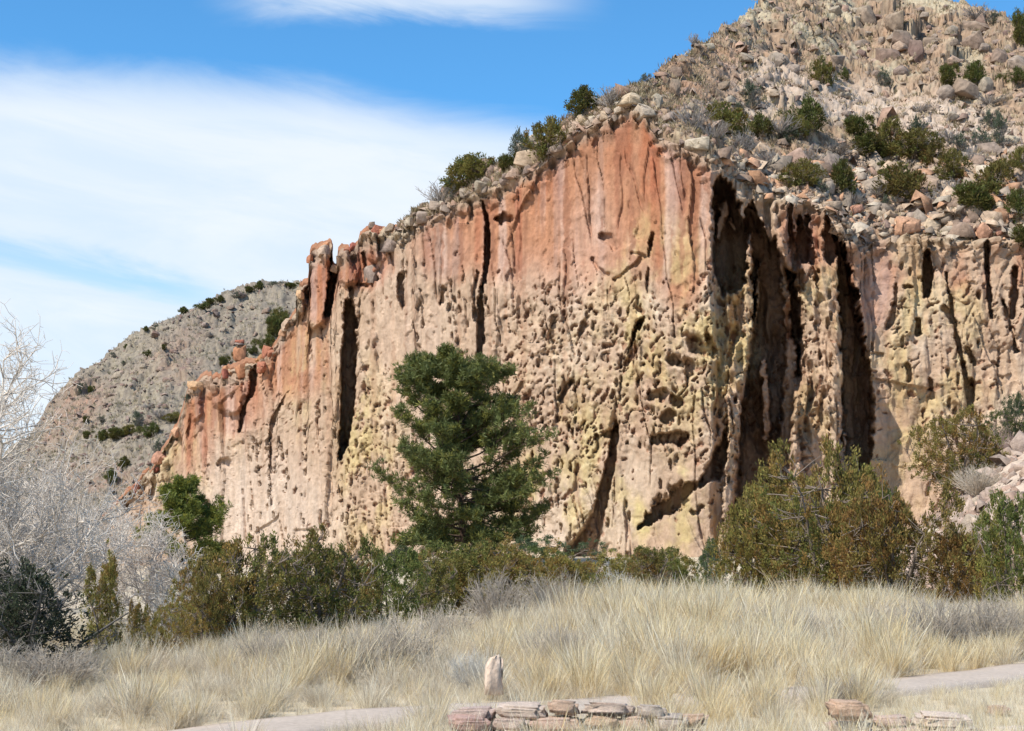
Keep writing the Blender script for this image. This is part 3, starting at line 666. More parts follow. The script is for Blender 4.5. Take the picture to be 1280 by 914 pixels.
OLIVE = np.array([.225, .195, .058]); RUST = np.array([.265, .160, .052]); GREEN = np.array([.120, .145, .042]); BLUEG = np.array([.075, .098, .058]); SHADED = np.array([.03, .035, .018]); GREY = np.array([.30, .275, .25])
def make_juniper(h=1.0, w=1.0, clumps=300, blades=45, prof='round', mixes=((OLIVE, .6), (RUST, .4)), size=1.0, seed=0, gaps=.25, stems=4, bare=.0, bark=(.20, .16, .13)):
    """upright evergreen shrub of height h and width w with its base at the origin"""
    global rng
    keep = rng; rng = np.random.default_rng(seed)
    segs = []; tips = []
    lobes = [(rng.uniform(0, 2*math.pi), rng.uniform(.3, 1.0), rng.uniform(.2, .45)) for _ in range(7)]
    spires = [(rng.normal(0, .22*w), rng.normal(0, .18*w), rng.uniform(.72, 1.0)) for _ in range(stems+2)]; spires[0] = (spires[0][0]*.3, spires[0][1]*.3, 1.0)
    C = []
    while len(C) < clumps:
        k = rng.integers(len(spires)); sxp, syp, sh = spires[k]
        t = rng.uniform(0.02, 1)**.85
        if prof == 'round': rad = math.sin(math.pi*min(.97, .12+.86*t))**.75*.50*w
        elif prof == 'cone': rad = (1-t)**.8*.45*w+.04*w
        else: rad = (.25+.75*math.sin(math.pi*min(.95, .25+.7*t)))*.46*w*(1-.45*t)
        rad *= .62 if stems > 1 else 1.0
        a = rng.uniform(0, 2*math.pi); m = 1+.35*math.sin(2*a+k)*math.sin(5*t+k*2)
        r_ = rad*m*math.sqrt(rng.uniform(.25, 1))
        base = np.array([sxp, syp])*min(1, .25+1.1*t)
        p = np.array([base[0]+r_*math.cos(a), base[1]+r_*math.sin(a), t*h*sh*(1-.12*(r_/max(rad, 1e-3))**2)+.02*h])
        g_ = math.sin(p[0]/w*9+seed)+math.sin(p[2]/h*11+p[1]/w*7+seed*2)+math.sin(p[1]/w*10+p[0]/w*5)
        if g_ < -2.2+gaps*5 and rng.random() < .75: continue
        C.append(p)
    C = np.array(C)
    for k, (sxp, syp, sh) in enumerate(spires[:max(1, stems)]):
        s_, pts = wander((sxp*.15, syp*.15, -.05*h), (sxp*1.2, syp*1.2, h*sh), h*sh*.9, 7, .022*h, .005*h, .13)
        segs += s_; tips += pts[2:]
    tips = np.array(tips)
    for p in C[:: max(1, int(len(C)/(110+120*bare)))]:
        j = np.argmin(((tips-p)**2).sum(1)+np.where(tips[:, 2] > p[2], .3*h*h, 0)); q = tips[j]; mid = (q+p)/2+rng.normal(size=3)*.04*h-np.array([0, 0, .03*h])
        segs += [[*q, *mid, .0042*h, .003*h], [*mid, *p, .003*h, .0012*h]]
    n = len(C)*blades; idx = np.repeat(np.arange(len(C)), blades)
    cr = (.055*(h+w)/2*size)*rng.uniform(.6, 1.5, len(C)); axis = C-np.array([0, 0, .35*h]); axis /= np.linalg.norm(axis, axis=1)[:, None]; axis[:, 2] += .7
    off = unit(n)*(rng.uniform(0, 1, n)**.6*cr[idx])[:, None]; off[:, 2] *= 1.35
    d = axis[idx]*.7+unit(n)*.95+np.array([0, 0, .25])
    P = C[idx]+off
    cols = np.array([m[0] for m in mixes]); pr = np.array([m[1] for m in mixes]); pr = pr/pr.sum()
    wv = np.sin(C[:, 0]/w*6+seed*1.7)+np.sin(C[:, 2]/h*5+C[:, 1]/w*4+seed)+rng.normal(size=len(C))*.9
    order = np.argsort(np.argsort(wv))/len(C); ci = np.searchsorted(np.cumsum(pr), np.clip(order, 0, .9999)); ci = np.clip(ci, 0, len(cols)-1)
    cb = cols[ci]*.65+(pr[:, None]*cols).sum(0)*.35
    col = cb[idx]*rng.uniform(.65, 1.4, (n, 1))*(1+rng.normal(size=(n, 3))*.06)
    V, T, cc_ = leaves(P, d, (.036+.010*size)*(h+w)/2*size*rng.uniform(.6, 1.3, n), .0155*(h+w)/2*size, np.clip(col, .01, 1))
    fol = mesh('foliage', V, T, cc_, False, (M_leaf,))
    tv, tf = tubes(segs, 4); trk = mesh('trunk', tv, tf, np.broadcast_to(np.array(bark), (len(tv), 3)), True, (M_bark,))
    rng = keep
    return trk, fol
def make_twiggy(h=1.0, w=1.0, stems=90, seed=0, col=(.36, .33, .30), r=.004, forks=4, lean=0.0, spread=1.0):
    """leafless shrub: forked stems from one base"""
    global rng
    keep = rng; rng = np.random.default_rng(seed); segs = []
    for i in range(stems):
        a = rng.uniform(0, 2*math.pi); rr_ = math.sqrt(rng.uniform(0, 1))*.5*w*spread
        d = np.array([math.cos(a)*rr_, math.sin(a)*rr_, h*rng.uniform(.5, 1)*(1-.35*(rr_/(.5*w))**2)]); L = np.linalg.norm(d)
        s_, pts = wander((d[0]*.12, d[1]*.12, -.03), d+np.array([lean, 0, 0]), L, 5, r*1.6*h, r*.7*h, .13); segs += s_
        for f in range(forks):
            p = pts[rng.integers(1, 5)]; dd = d/L+rng.normal(size=3)*.55; dd[2] = abs(dd[2])+.15
            s2, p2 = wander(p, dd, L*rng.uniform(.2, .45), 3, r*.8*h, r*.35*h, .22); segs += s2
            for _ in range(2):
                s3, _p = wander(p2[rng.integers(1, 3)], dd+rng.normal(size=3)*.6, L*.14, 2, r*.45*h, r*.25*h, .25); segs += s3
    V, T = tubes(segs, 3); c = np.array(col)*np.repeat(rng.uniform(.7, 1.25, len(segs)), 6)[:, None]
    rng = keep
    return mesh('stems', V, T, c, True, (M_twig,))
def clump_ok(name): return name

def plant(name, label, cat, group, meshes, loc, sc, rz=0.0, part_names=('trunk', 'foliage')):
    e = empty(name, loc, rz); e.scale = sc if hasattr(sc, '__len__') else (sc, sc, sc); tag(e, label, cat, group)
    for n_, m_ in zip(part_names, meshes): obj(n_, m_, e)
    return e

# ------------------------------------------------------------------ shrubs of the slopes
HJ = [make_juniper(1, 1.15, 110, 34, 'round', ((OLIVE*.75, .6), (GREEN*.9, .25), (RUST*.7, .15)), 1.7, 11+i, .2, 3) for i in range(3)]
HG = [make_juniper(1, 1.1, 120, 34, 'round', ((GREEN*.75, .6), (OLIVE*.55, .4)), 1.7, 31+i, .12, 3) for i in range(3)]
HB = [make_juniper(1, 1.0, 70, 24, 'round', ((BLUEG*1.2, .5), (GREY*.55, .5)), 1.8, 51+i, .3, 4, 1.0) for i in range(2)]
HT = [make_twiggy(1, 1.2, 46, 71+i, (.30, .27, .25), .011, 3) for i in range(2)]
KIND = {'o': (HJ, 'juniper_shrub', 'shrub', 'olive juniper shrub'), 'g': (HG, 'evergreen_shrub', 'shrub', 'dark green evergreen shrub'),
        'b': (HB, 'sparse_shrub', 'shrub', 'sparse blue-grey shrub'), 't': (HT, 'leafless_bush', 'bush', 'leafless grey bush')}
SLOPE = [  # kind, x, y of the base, width, height in photo pixels, what sets it apart
 ('g', 731, 146, 40, 34, 'on the cliff rim with the tallest crown against the blue sky'),
 ('t', 765, 134, 34, 26, 'on the rim just right of the tallest rim shrub'),
 ('o', 685, 194, 36, 44, 'on the rim beside a pale flat boulder'),
 ('b', 660, 200, 26, 28, 'behind the pale flat boulder on the rim'),
 ('b', 648, 200, 22, 36, 'leaning over the rim left of the pale flat boulder'),
 ('g', 634, 214, 22, 20, 'low on the rim between a rounded shrub and a leaning one'),
 ('o', 604, 222, 36, 28, 'dome shaped on the rim above the long dark crack'),
 ('o', 577, 238, 44, 36, 'broad and ragged on the rim left of the dome shaped one'),
 ('t', 551, 256, 36, 34, 'spilling over the rim at the lower end of the shrub row'),
 ('b', 570, 248, 24, 22, 'tucked under the ragged shrub on the rim'),
 ('b', 803, 102, 13, 12, 'tiny on the skyline near the top of the rim'),
 ('t', 866, 52, 12, 14, 'tiny on the skyline of the summit ridge'),
 ('o', 1030, 110, 22, 36, 'upright below the summit outcrops with grey stems at its foot'),
 ('g', 1056, 102, 10, 15, 'small and right of the upright shrub below the summit'),
 ('b', 1106, 108, 16, 22, 'narrow between brown blocks on the upper slope'),
 ('b', 941, 133, 26, 28, 'above the grey thicket over the prow'),
 ('g', 1010, 168, 38, 42, 'tall and tufted at the foot of the pale tuff band'),
 ('o', 998, 172, 20, 26, 'left flank of the tall tufted shrub'),
 ('o', 911, 170, 42, 38, 'large in the brush above the prow'),
 ('g', 948, 173, 32, 28, 'rounded in the middle of the brush above the prow'),
 ('t', 866, 162, 34, 34, 'at the left end of the brush above the prow'),
 ('t', 888, 178, 36, 28, 'just over the edge of the prow'),
 ('t', 975, 172, 34, 28, 'between two green shrubs in the brush'),
 ('t', 925, 190, 34, 26, 'below the large olive shrub of the brush'),
 ('t', 958, 214, 26, 34, 'left of a big tan boulder'),
 ('b', 985, 182, 28, 22, 'right end of the brush above the prow'),
 ('o', 1000, 236, 36, 34, 'in front of the orange tan boulder'),
 ('g', 1053, 247, 34, 42, 'dark and slanting on the rubble slope'),
 ('t', 1068, 255, 18, 16, 'at the foot of the slanting dark shrub'),
 ('g', 1071, 172, 30, 26, 'first of the row across the pale band'),
 ('g', 1085, 200, 48, 30, 'wide and bright in the middle of the slope row'),
 ('o', 1108, 194, 32, 40, 'tall olive one in the middle of the slope row'),
 ('o', 1140, 196, 40, 32, 'spreading right of the tall olive one'),
 ('b', 1148, 176, 28, 24, 'on pale tuff above the spreading shrub'),
 ('o', 1166, 206, 26, 24, 'small olive one between spreading shrubs'),
 ('o', 1188, 225, 28, 36, 'upright olive one right of the slope row'),
 ('b', 1200, 196, 24, 26, 'thin one on pale tuff by the right'),
 ('t', 1215, 205, 26, 24, 'twiggy one below the thin shrub on pale tuff'),
 ('b', 1228, 190, 24, 28, 'in a hollow of the pale tuff'),
 ('b', 1250, 180, 22, 34, 'near the frame edge on pale tuff'),
 ('b', 1238, 160, 20, 22, 'highest on the pale tuff at the right'),
 ('g', 1104, 215, 16, 14, 'small round one under the slope row'),
 ('o', 1133, 249, 46, 42, 'big isolated one on the rubble slope'),
 ('o', 1120, 246, 20, 22, 'left shoulder of the big isolated shrub'),
 ('g', 1215, 266, 44, 36, 'largest at the lower right of the slope'),
 ('g', 1232, 272, 26, 26, 'dark one merging with the largest at lower right'),
 ('o', 1238, 240, 32, 32, 'behind the largest at the lower right'),
 ('o', 1250, 220, 26, 20, 'low one above the lower right group'),
 ('g', 1272, 276, 28, 36, 'cut by the frame edge below the lower right group'),
 ('o', 1274, 214, 20, 26, 'cut by the frame edge beside pale tuff'),
 ('g', 1184, 106, 20, 24, 'dark on the upper slope beside brown blocks'),
 ('g', 1221, 108, 24, 28, 'dark on the upper slope in front of a tilted slab'),
 ('g', 1270, 104, 20, 20, 'dark on the upper slope at the frame edge'),
 ('g', 1275, 54, 18, 40, 'tall on the skyline at the frame edge'),
 ('t', 1219, 22, 26, 16, 'grey on the skyline right of the summit'),
 ('b', 1243, 30, 14, 14, 'small on the skyline between grey bush and frame edge'),
 ('t', 1094, 248, 26, 20, 'grey on the rubble slope left of the big isolated shrub'),
 ('t', 1160, 262, 28, 22, 'grey on the rubble slope right of the big isolated shrub'),
 ('b', 1108, 262, 18, 16, 'small on the rubble below the big isolated shrub'),
 ('t', 1010, 205, 28, 20, 'grey between two big boulders'),
 ('t', 1046, 195, 40, 16, 'low rusty grey one above the slanting dark shrub'),
 ('t', 1190, 246, 34, 20, 'grey one left of the largest lower right shrub'),
 ('b', 1028, 250, 16, 22, 'at the cliff edge above the red fins'),
 ('t', 1185, 178, 26, 16, 'grey one high on the pale tuff'),
 ('b', 925, 145, 20, 16, 'small pale one above the brush'),
 ('t', 1235, 130, 30, 14, 'grey one under dark blocks on the upper slope'),
 ('t', 1150, 140, 26, 12, 'grey one among blocks above the pale tuff'),
 ('o', 1100, 224, 14, 12, 'tiny one beside the orange boulder'),
 ('g', 1278, 310, 26, 26, 'cut by the frame edge over the right cliff'),
 # far ridge
 ('g', 230, 393, 16, 11, 'first bold clump on the far skyline from the left'), ('g', 255, 387, 18, 11, 'second clump on the far skyline'),
 ('g', 263, 381, 16, 10, 'low clump touching the second one on the far skyline'), ('g', 275, 377, 13, 11, 'round clump high on the far skyline'),
 ('b', 297, 372, 20, 10, 'wide flat clump high on the far skyline'), ('g', 312, 366, 16, 10, 'clump before the last one on the far skyline'), ('g', 325, 362, 13, 14, 'upright clump near the top of the far skyline'),
 ('b', 345, 359, 24, 8, 'flat clump near the tower end of the far skyline'), ('g', 364, 359, 22, 9, 'last clump on the far skyline before the red tower'),
 ('g', 183, 413, 9, 8, 'lone speck low on the far skyline'), ('b', 196, 412, 14, 8, 'speck beside the lone one low on the far skyline'),
 ('g', 343, 420, 32, 34, 'on the ledge below the red tower'), ('o', 352, 404, 24, 26, 'above the ledge shrub below the red tower'), ('g', 334, 438, 18, 18, 'lowest of the ledge shrubs below the red tower'),
 ('g', 280, 458, 16, 16, 'left foot of the square orange outcrop'), ('g', 300, 450, 24, 24, 'in front of the square orange outcrop'), ('g', 316, 442, 14, 12, 'right foot of the square orange outcrop'),
 ('o', 217, 527, 26, 15, 'flat olive one beside the upper left end of the cliff'), ('b', 172, 533, 22, 22, 'grey green one in the gully thicket'), ('g', 190, 545, 24, 22, 'dark one in the gully thicket'),
 ('g', 146, 548, 28, 18, 'long dark one left of the gully thicket'), ('g', 130, 552, 22, 18, 'dark one at the left end of the gully thicket'), ('o', 160, 542, 20, 14, 'olive one in the middle of the gully thicket'),
 ('t', 200, 522, 30, 16, 'grey one above the gully thicket'), ('g', 156, 586, 20, 20, 'alone below the gully thicket'), ('b', 198, 566, 20, 22, 'grey green one by the cliff foot'),
 ('g', 107, 530, 9, 12, 'small dot on the middle of the far slope'), ('b', 127, 527, 14, 9, 'grey dot on the middle of the far slope'), ('b', 100, 494, 13, 20, 'grey one near the left skyline of the far slope'),
 ('g', 113, 492, 10, 12, 'second one near the left skyline of the far slope'), ('g', 139, 603, 20, 22, 'rusty green one behind bare twigs'), ('t', 185, 511, 18, 10, 'small grey one over the gully'),
 ('b', 142, 447, 10, 8, 'small one under the upper skyline'), ('g', 159, 437, 8, 8, 'dot under the upper skyline'), ('g', 185, 446, 9, 10, 'green dot in the upper far slope'), ('g', 204, 437, 7, 9, 'bright dot in the upper far slope'),
 ('b', 155, 457, 12, 7, 'grey dot in the upper far slope'), ('b', 235, 503, 10, 12, 'one touching the orange cliff end'), ('g', 110, 548, 16, 12, 'lowest dark one behind the bare branches'),
]
for i, (k, x, y, w_, h_, lab) in enumerate(SLOPE):
    p = on(x, y)
    if p is None: continue
    protos, nm, cat, adj = KIND[k]; m_ = protos[i % len(protos)]; mpp = p[1]/F
    fk = .95 if p[1] > 240 else 1.3; tot = (w_*mpp*fk, w_*mpp*fk, h_*mpp*fk*.92)
    lb = f"{adj} {lab}"
    if k == 't': e = plant(nm, lb, cat, 'leafless bushes of the slopes', (m_,), p-np.array([0, 0, .05]), tot, i*1.3, ('stems',))
    else: e = plant(nm, lb, cat, 'shrubs growing on the slopes and rim', m_, p-np.array([0, 0, .05*tot[2]]), tot, i*2.1)

# ------------------------------------------------------------------ boulders
def rock_mesh(seed, kind='block', sub=3, col=(.36, .30, .25)):
    """a broken angular stone: a block cut by random planes, roughened"""
    import bmesh
    from mathutils import noise
    r_ = random.Random(seed); bm = bmesh.new()
    if kind == 'round': bmesh.ops.create_icosphere(bm, subdivisions=3, radius=1.0)
    else: bmesh.ops.create_cube(bm, size=2)
    for k in range(6 if kind == 'round' else 11):
        d = Vector((r_.uniform(-1, 1), r_.uniform(-1, 1), r_.uniform(-.5, 1))).normalized(); o_ = r_.uniform(.72, .95) if kind == 'round' else r_.uniform(.62, 1.12)
        bmesh.ops.bisect_plane(bm, geom=bm.verts[:]+bm.edges[:]+bm.faces[:], plane_co=d*o_, plane_no=d, clear_outer=True)
        be = [e for e in bm.edges if e.is_boundary]
        if be: bmesh.ops.holes_fill(bm, edges=be, sides=0)
    bmesh.ops.bevel(bm, geom=bm.edges[:], offset=.035, segments=1, affect='EDGES')
    bmesh.ops.triangulate(bm, faces=bm.faces[:])
    long_ = [e for e in bm.edges if e.calc_length() > .35]; bmesh.ops.subdivide_edges(bm, edges=long_, cuts=1); bmesh.ops.triangulate(bm, faces=bm.faces[:])
    for v in bm.verts:
        p = v.co; v.co = p*(1+.07*noise.noise(p*1.9+Vector((seed, 0, 0)))+.045*noise.noise(p*5+Vector((seed, 3, 0))))
        if kind == 'shard': v.co.x *= .6
    V = np.array([v.co[:] for v in bm.verts]); T = np.array([[v.index for v in f.verts] for f in bm.faces]); bm.free()
    V /= np.abs(V).max(0)
    c = np.array(col)*(1+.18*fbm(V[:, 0]*2+seed, V[:, 2]*2, 3, seed)[:, None])
    top = sst(V[:, 2], .35, .9); c = lerp(c, np.array(col)*.85+np.array([.06, .07, .05]), top*.35)      # lichen crust on top
    return mesh('rock', V, T, np.clip(c, .02, 1), False, (M_rock,))
RC = {'grey': (.27, .212, .168), 'tan': (.38, .275, .20), 'orange': (.42, .235, .15), 'brown': (.22, .155, .12), 'pale': (.37, .295, .23), 'red': (.36, .155, .09)}
ROCKS = {(c_, k): [rock_mesh(10*i+j*3+len(c_)*7, k if k != 'round' or c_ == 'grey' else 'block', 3 if k == 'round' else 2, RC[c_]) for j in range(3 if k == 'block' else 2)] for i, c_ in enumerate(RC) for k in (('block', 'slab', 'round') if c_ != 'red' else ('block', 'shard'))}
def boulder(px, py, w_, h_, c_, k, label=None, group=None, sink=.2, tilt=None, name='boulder', cat='boulder', p=None):
    q = on(px, py) if p is None else p
    if q is None: return None
    mpp = q[1]/F; ms = ROCKS[(c_, k)]; o = obj(name, ms[random.randrange(len(ms))])
    o.scale = (w_*mpp/2, w_*mpp/2*random.uniform(.8, 1.15), h_*mpp/2)
    o.rotation_euler = (random.uniform(-.18, .18), random.uniform(-.35, .35) if tilt is None else tilt, random.uniform(-1.2, 1.2)+random.choice((0, math.pi)))
    o.location = (q[0], q[1], q[2]+h_*mpp/2*(1-2*sink)); tag(o, label, cat, group); return o
NAMED = [
 (971, 90, 30, 32, 'grey', 'round', 'large rounded grey boulder standing out on the upper left slope'),
 (1101, 22, 30, 30, 'brown', 'block', 'dark brown block at the top of the summit outcrop'),
 (1082, 30, 26, 30, 'brown', 'block', 'brown block at the left end of the summit outcrop'),
 (1118, 34, 24, 26, 'brown', 'block', 'brown block at the right end of the summit outcrop'),
 (1128, 62, 28, 30, 'brown', 'block', 'reddish brown upright block in the middle outcrop'),
 (1112, 78, 26, 28, 'brown', 'block', 'brown block at the lower left of the middle outcrop'),
 (1145, 76, 22, 34, 'brown', 'block', 'tall brown block casting shade in the middle outcrop'),
 (1163, 64, 26, 26, 'brown', 'block', 'squared brown block at the right of the middle outcrop'),
 (1220, 40, 32, 20, 'brown', 'block', 'dark overhanging block near the right skyline'),
 (1215, 60, 24, 24, 'brown', 'block', 'brown block under the overhanging one near the right skyline'),
 (1250, 78, 22, 28, 'brown', 'block', 'upright brown block near the right frame edge'),
 (1272, 84, 26, 20, 'grey', 'slab', 'broad grey slab near the right frame edge'),
 (1206, 120, 34, 32, 'brown', 'slab', 'tilted purplish slab beside a dark shrub'),
 (1182, 124, 24, 24, 'grey', 'round', 'round grey boulder left of the tilted slab'),
 (1232, 112, 22, 20, 'grey', 'block', 'grey block right of the tilted slab'),
 (1128, 98, 24, 18, 'grey', 'round', 'grey boulder under the middle outcrop'),
 (844, 118, 14, 24, 'brown', 'block', 'dark boulder at the cliff edge below the summit ridge'),
 (955, 198, 26, 26, 'tan', 'block', 'orange tan boulder with a pale top above the prow'),
 (997, 212, 36, 34, 'tan', 'block', 'biggest tan boulder on the slope above the prow'),
 (1038, 216, 26, 30, 'grey', 'block', 'grey boulder with a shaded cleft beside the dark slanting shrub'),
 (1020, 222, 22, 24, 'grey', 'slab', 'grey tilted stone right of the biggest tan boulder'),
 (1099, 240, 32, 28, 'tan', 'block', 'rounded tan boulder on the rubble slope'),
 (1133, 292, 28, 28, 'orange', 'block', 'bright orange boulder over the right cliff'),
 (1165, 290, 24, 24, 'tan', 'block', 'tan boulder right of the bright orange one'),
 (1232, 296, 24, 24, 'orange', 'block', 'orange boulder farthest right over the right cliff'),
 (1162, 238, 28, 24, 'tan', 'slab', 'tan boulder among the lower right shrubs'),
 (871, 186, 30, 18, 'pale', 'slab', 'pale cap stone on top of the prow'),
 (656, 188, 32, 20, 'pale', 'slab', 'pale flat boulder on the rim between shrubs'),
 (660, 206, 34, 24, 'tan', 'block', 'tan boulder under the pale flat one on the rim'),
 (595, 206, 26, 20, 'tan', 'round', 'rounded tan rock peeping over the rim shrubs'),
 (604, 238, 24, 16, 'grey', 'slab', 'grey cap stone over the long dark crack'),
 (463, 349, 24, 24, 'grey', 'block', 'dark undercut grey block lodged below the pinnacles'),
 (490, 312, 24, 20, 'grey', 'slab', 'grey slab leaning right of the pinnacles'),
 (465, 284, 9, 9, 'brown', 'round', 'small round stone balanced on the red pinnacle'),
 (489, 288, 14, 12, 'brown', 'block', 'brown stone on the rim right of the red pinnacle'),
 (442, 312, 9, 12, 'red', 'block', 'small red stone between the pinnacles'),
 (530, 276, 24, 18, 'pale', 'block', 'pale block on the rim at the foot of the shrub row'),
 (807, 146, 30, 22, 'pale', 'block', 'pale squared block crowning the cliff'),
 (790, 130, 30, 18, 'tan', 'round', 'rounded tan cap rock at the cliff crown'),
 (822, 135, 18, 24, 'grey', 'block', 'grey block with a shaded side at the cliff crown'),
 (836, 152, 24, 16, 'pale', 'slab', 'pale slab in the rubble right of the cliff crown'),
 (1044, 18, 18, 14, 'grey', 'slab', 'grey slab below the summit skyline'),
 (1204, 8, 13, 12, 'tan', 'round', 'small tan stone on the right summit skyline'),
 (885, 62, 18, 12, 'pale', 'slab', 'pale stone on the left summit skyline'),
]
for a in NAMED: boulder(*a[:6], label=a[6], group='named boulders of the hill')
# square orange outcrop on the ledge left of the red tower
ob = on(299, 452)
oc = tag(empty('rock_outcrop', ob), 'square orange rock outcrop with a dark overhanging cap left of the red tower', 'outcrop')
for n_, dz, sx_, sz_, c_, k_ in (('block', 1.7, 1.35, 1.9, 'red', 'block'), ('cap', 3.7, 1.3, .4, 'grey', 'slab'), ('block', 4.3, .95, .45, 'red', 'block')):
    o = obj(n_, ROCKS[(c_, k_)][0], oc, (0, 0, dz)); o.scale = (sx_, 1.2, sz_); o.rotation_euler = (0, .05, .4)
# boulders one can count but hardly tell apart
ANCH = [('summit outcrop', 1100, 25), ('middle brown outcrop', 1140, 70), ('large rounded boulder', 971, 85), ('tilted purplish slab', 1206, 110), ('slanting dark shrub', 1053, 230), ('big isolated shrub', 1133, 230),
 ('cliff crown', 800, 125), ('brush above the prow', 920, 160), ('red fins', 1010, 260), ('bright orange boulder', 1133, 285), ('shrub row on the slope', 1100, 185), ('lower right shrubs', 1225, 250), ('overhanging skyline block', 1220, 38),
 ('summit peak', 1010, 0), ('left summit skyline', 885, 58), ('tall tufted shrub', 1010, 150), ('upright shrub below the summit', 1030, 95), ('thin shrub on pale tuff', 1200, 182), ('farthest right orange boulder', 1232, 290), ('prow cap stone', 871, 184),
 ('red tower', 402, 320), ('long dark crack', 605, 240), ('broad rim shrub', 577, 225), ('pale flat rim boulder', 656, 186), ('tallest rim shrub', 731, 130), ('pale rim block', 530, 270), ('stepped left cliff end', 210, 550), ('square orange outcrop', 298, 430), ('dark overhanging crack', 318, 470),
 ('gully thicket', 165, 535), ('left foot of the far ridge', 60, 505), ('first far skyline clump', 230, 388), ('last far skyline clump', 364, 355), ('small far skyline shrub', 150, 445), ('dot on the far slope', 107, 525), ('red pinnacles', 462, 300), ('dark olive talus juniper', 1207, 575), ('pinkish talus bush', 1250, 560), ('right edge pinyon', 1262, 640), ('reddish right juniper', 1180, 640)]
def where(x, y):
    n_, ax, ay = min(ANCH, key=lambda t: math.hypot(t[1]-x, t[2]-y)); dx, dy = x-ax, y-ay; d = math.hypot(dx, dy)
    v = 'above' if dy < -.38*d else ('below' if dy > .38*d else ''); h_ = 'left' if dx < -.38*d else ('right' if dx > .38*d else '')
    dist = 'right beside' if d < 9 else ('just' if d < 22 else ('somewhat' if d < 42 else 'well'))
    if d < 9: return f'right beside the {n_}'
    if v and h_: return f"{dist} {v} and {h_} of the {n_}"
    return f"{dist} {v} the {n_}" if v else f"{dist} {h_} of the {n_}"
def zone_word(x, y):
    if y < 60: return ('summit', 'of the summit slope')
    if y < 120: return ('upper', 'of the upper slope')
    if y < 200: return ('pale tuff', 'on the pale tuff band')
    return ('rubble', 'in the rubble above the cliff edge')
cnt = 0
while cnt < 220:
    x = random.uniform(815, 1279); y = random.uniform(2, 300)
    if y < np.interp(x, *SKY)+4 or y > np.interp(x, *RIM)-2: continue
    s_ = random.choice((6, 7, 8, 9, 10, 11, 12, 14, 17))
    zn, ph = zone_word(x, y)
    dens_ = {'summit': .7, 'upper': .9, 'pale tuff': .45, 'rubble': 1}[zn]
    if random.random() > dens_: continue
    c_ = random.choice({'summit': ('grey', 'brown', 'grey'), 'upper': ('grey', 'brown', 'tan'), 'pale tuff': ('pale', 'tan', 'grey'), 'rubble': ('tan', 'orange', 'grey', 'brown', 'tan', 'tan')}[zn])
    k_ = random.choice(('block', 'slab', 'block', 'block'))
    sw = 'fist-like small' if False else ('small' if s_ < 11 else 'middling')
    boulder(x, y, s_*random.uniform(1, 1.35), s_*random.uniform(.7, 1.0), c_, k_, f"{sw} {c_} {'slab' if k_ == 'slab' else 'block'} {where(x, y)}",
            'boulders strewn over the hillside', .3); cnt += 1
for i in range(30):                                       # broken red blocks along the left end of the cliff
    x = random.uniform(170, 500); y = np.interp(x, NC, RIMI)+random.uniform(-2, 8); s_ = random.uniform(7, 15); pq = S_face.at(x, y)
    boulder(x, y, s_*1.1, s_*random.uniform(.8, 1.3), random.choice(('red', 'red', 'orange', 'tan')), 'block', f'red brown rim block {where(x, y)}', 'red brown blocks on the left rim', .5, p=pq)
for i in range(34):                                       # cap stones along the rim
    x = random.uniform(500, 800); y = np.interp(x, *RIM)-random.uniform(0, 12); s_ = random.uniform(8, 16)
    boulder(x, y, s_*1.3, s_*.8, random.choice(('pale', 'tan', 'grey')), random.choice(('slab', 'block')), f'rim cap stone {where(x, y)}', 'cap stones along the rim', .3)
for i in range(26):
    x = random.uniform(80, 370); y = np.interp(x, *FSKY)+random.uniform(2, 90)
    if y > np.interp(x, *SKY)-6: continue
    s_ = random.uniform(6, 11); boulder(x, y, s_*1.3, s_*.8, random.choice(('grey', 'brown')), random.choice(('slab', 'block')), f'dark far ridge stone {where(x, y)}', 'dark stones on the far ridge', .3)
# small rubble: real stones too small and many to pick apart
def rubble(n, sampler, size, cols, name, label):
    ico = np.array([(0, 0, 1), (.89, 0, .45), (.28, .85, .45), (-.72, .53, .45), (-.72, -.53, .45), (.28, -.85, .45), (.72, .53, -.45), (-.28, .85, -.45), (-.89, 0, -.45), (-.28, -.85, -.45), (.72, -.53, -.45), (0, 0, -1)])
    fi = np.array([(0, 1, 2), (0, 2, 3), (0, 3, 4), (0, 4, 5), (0, 5, 1), (1, 6, 2), (2, 7, 3), (3, 8, 4), (4, 9, 5), (5, 10, 1), (6, 7, 2), (7, 8, 3), (8, 9, 4), (9, 10, 5), (10, 6, 1)])
    P = sampler(n); n = len(P); V = ico[None]*(1+rng.normal(size=(n, 12, 1))*.36)
    s_ = size(n)[:, None, None]; V = V*s_*np.stack([rng.uniform(.8, 1.6, n), rng.uniform(.6, 1.2, n), rng.uniform(.45, .95, n)], -1)[:, None, :]
    b_ = rng.normal(size=n)*.6; cb, sb = np.cos(b_)[:, None], np.sin(b_)[:, None]; V = np.stack([V[..., 0]*cb-V[..., 2]*sb, V[..., 1], V[..., 0]*sb+V[..., 2]*cb], -1)
    a = rng.uniform(0, 2*math.pi, n); c, s = np.cos(a)[:, None], np.sin(a)[:, None]
    V = np.stack([V[..., 0]*c-V[..., 1]*s, V[..., 0]*s+V[..., 1]*c, V[..., 2]], -1)+P[:, None, :]
    T = (fi[None]+(np.arange(n)*12)[:, None, None]).reshape(-1, 3); cc_ = np.array(cols)[rng.integers(len(cols), size=n)]*rng.uniform(.75, 1.25, (n, 1))
    tag(obj(name, mesh(name, V.reshape(-1, 3), T, np.repeat(cc_, 12, 0), False, (M_rock,))), label, None, None, 'stuff')
vis = (P_hill[..., 1] < 400)
xx, yy = proj(P_hill)
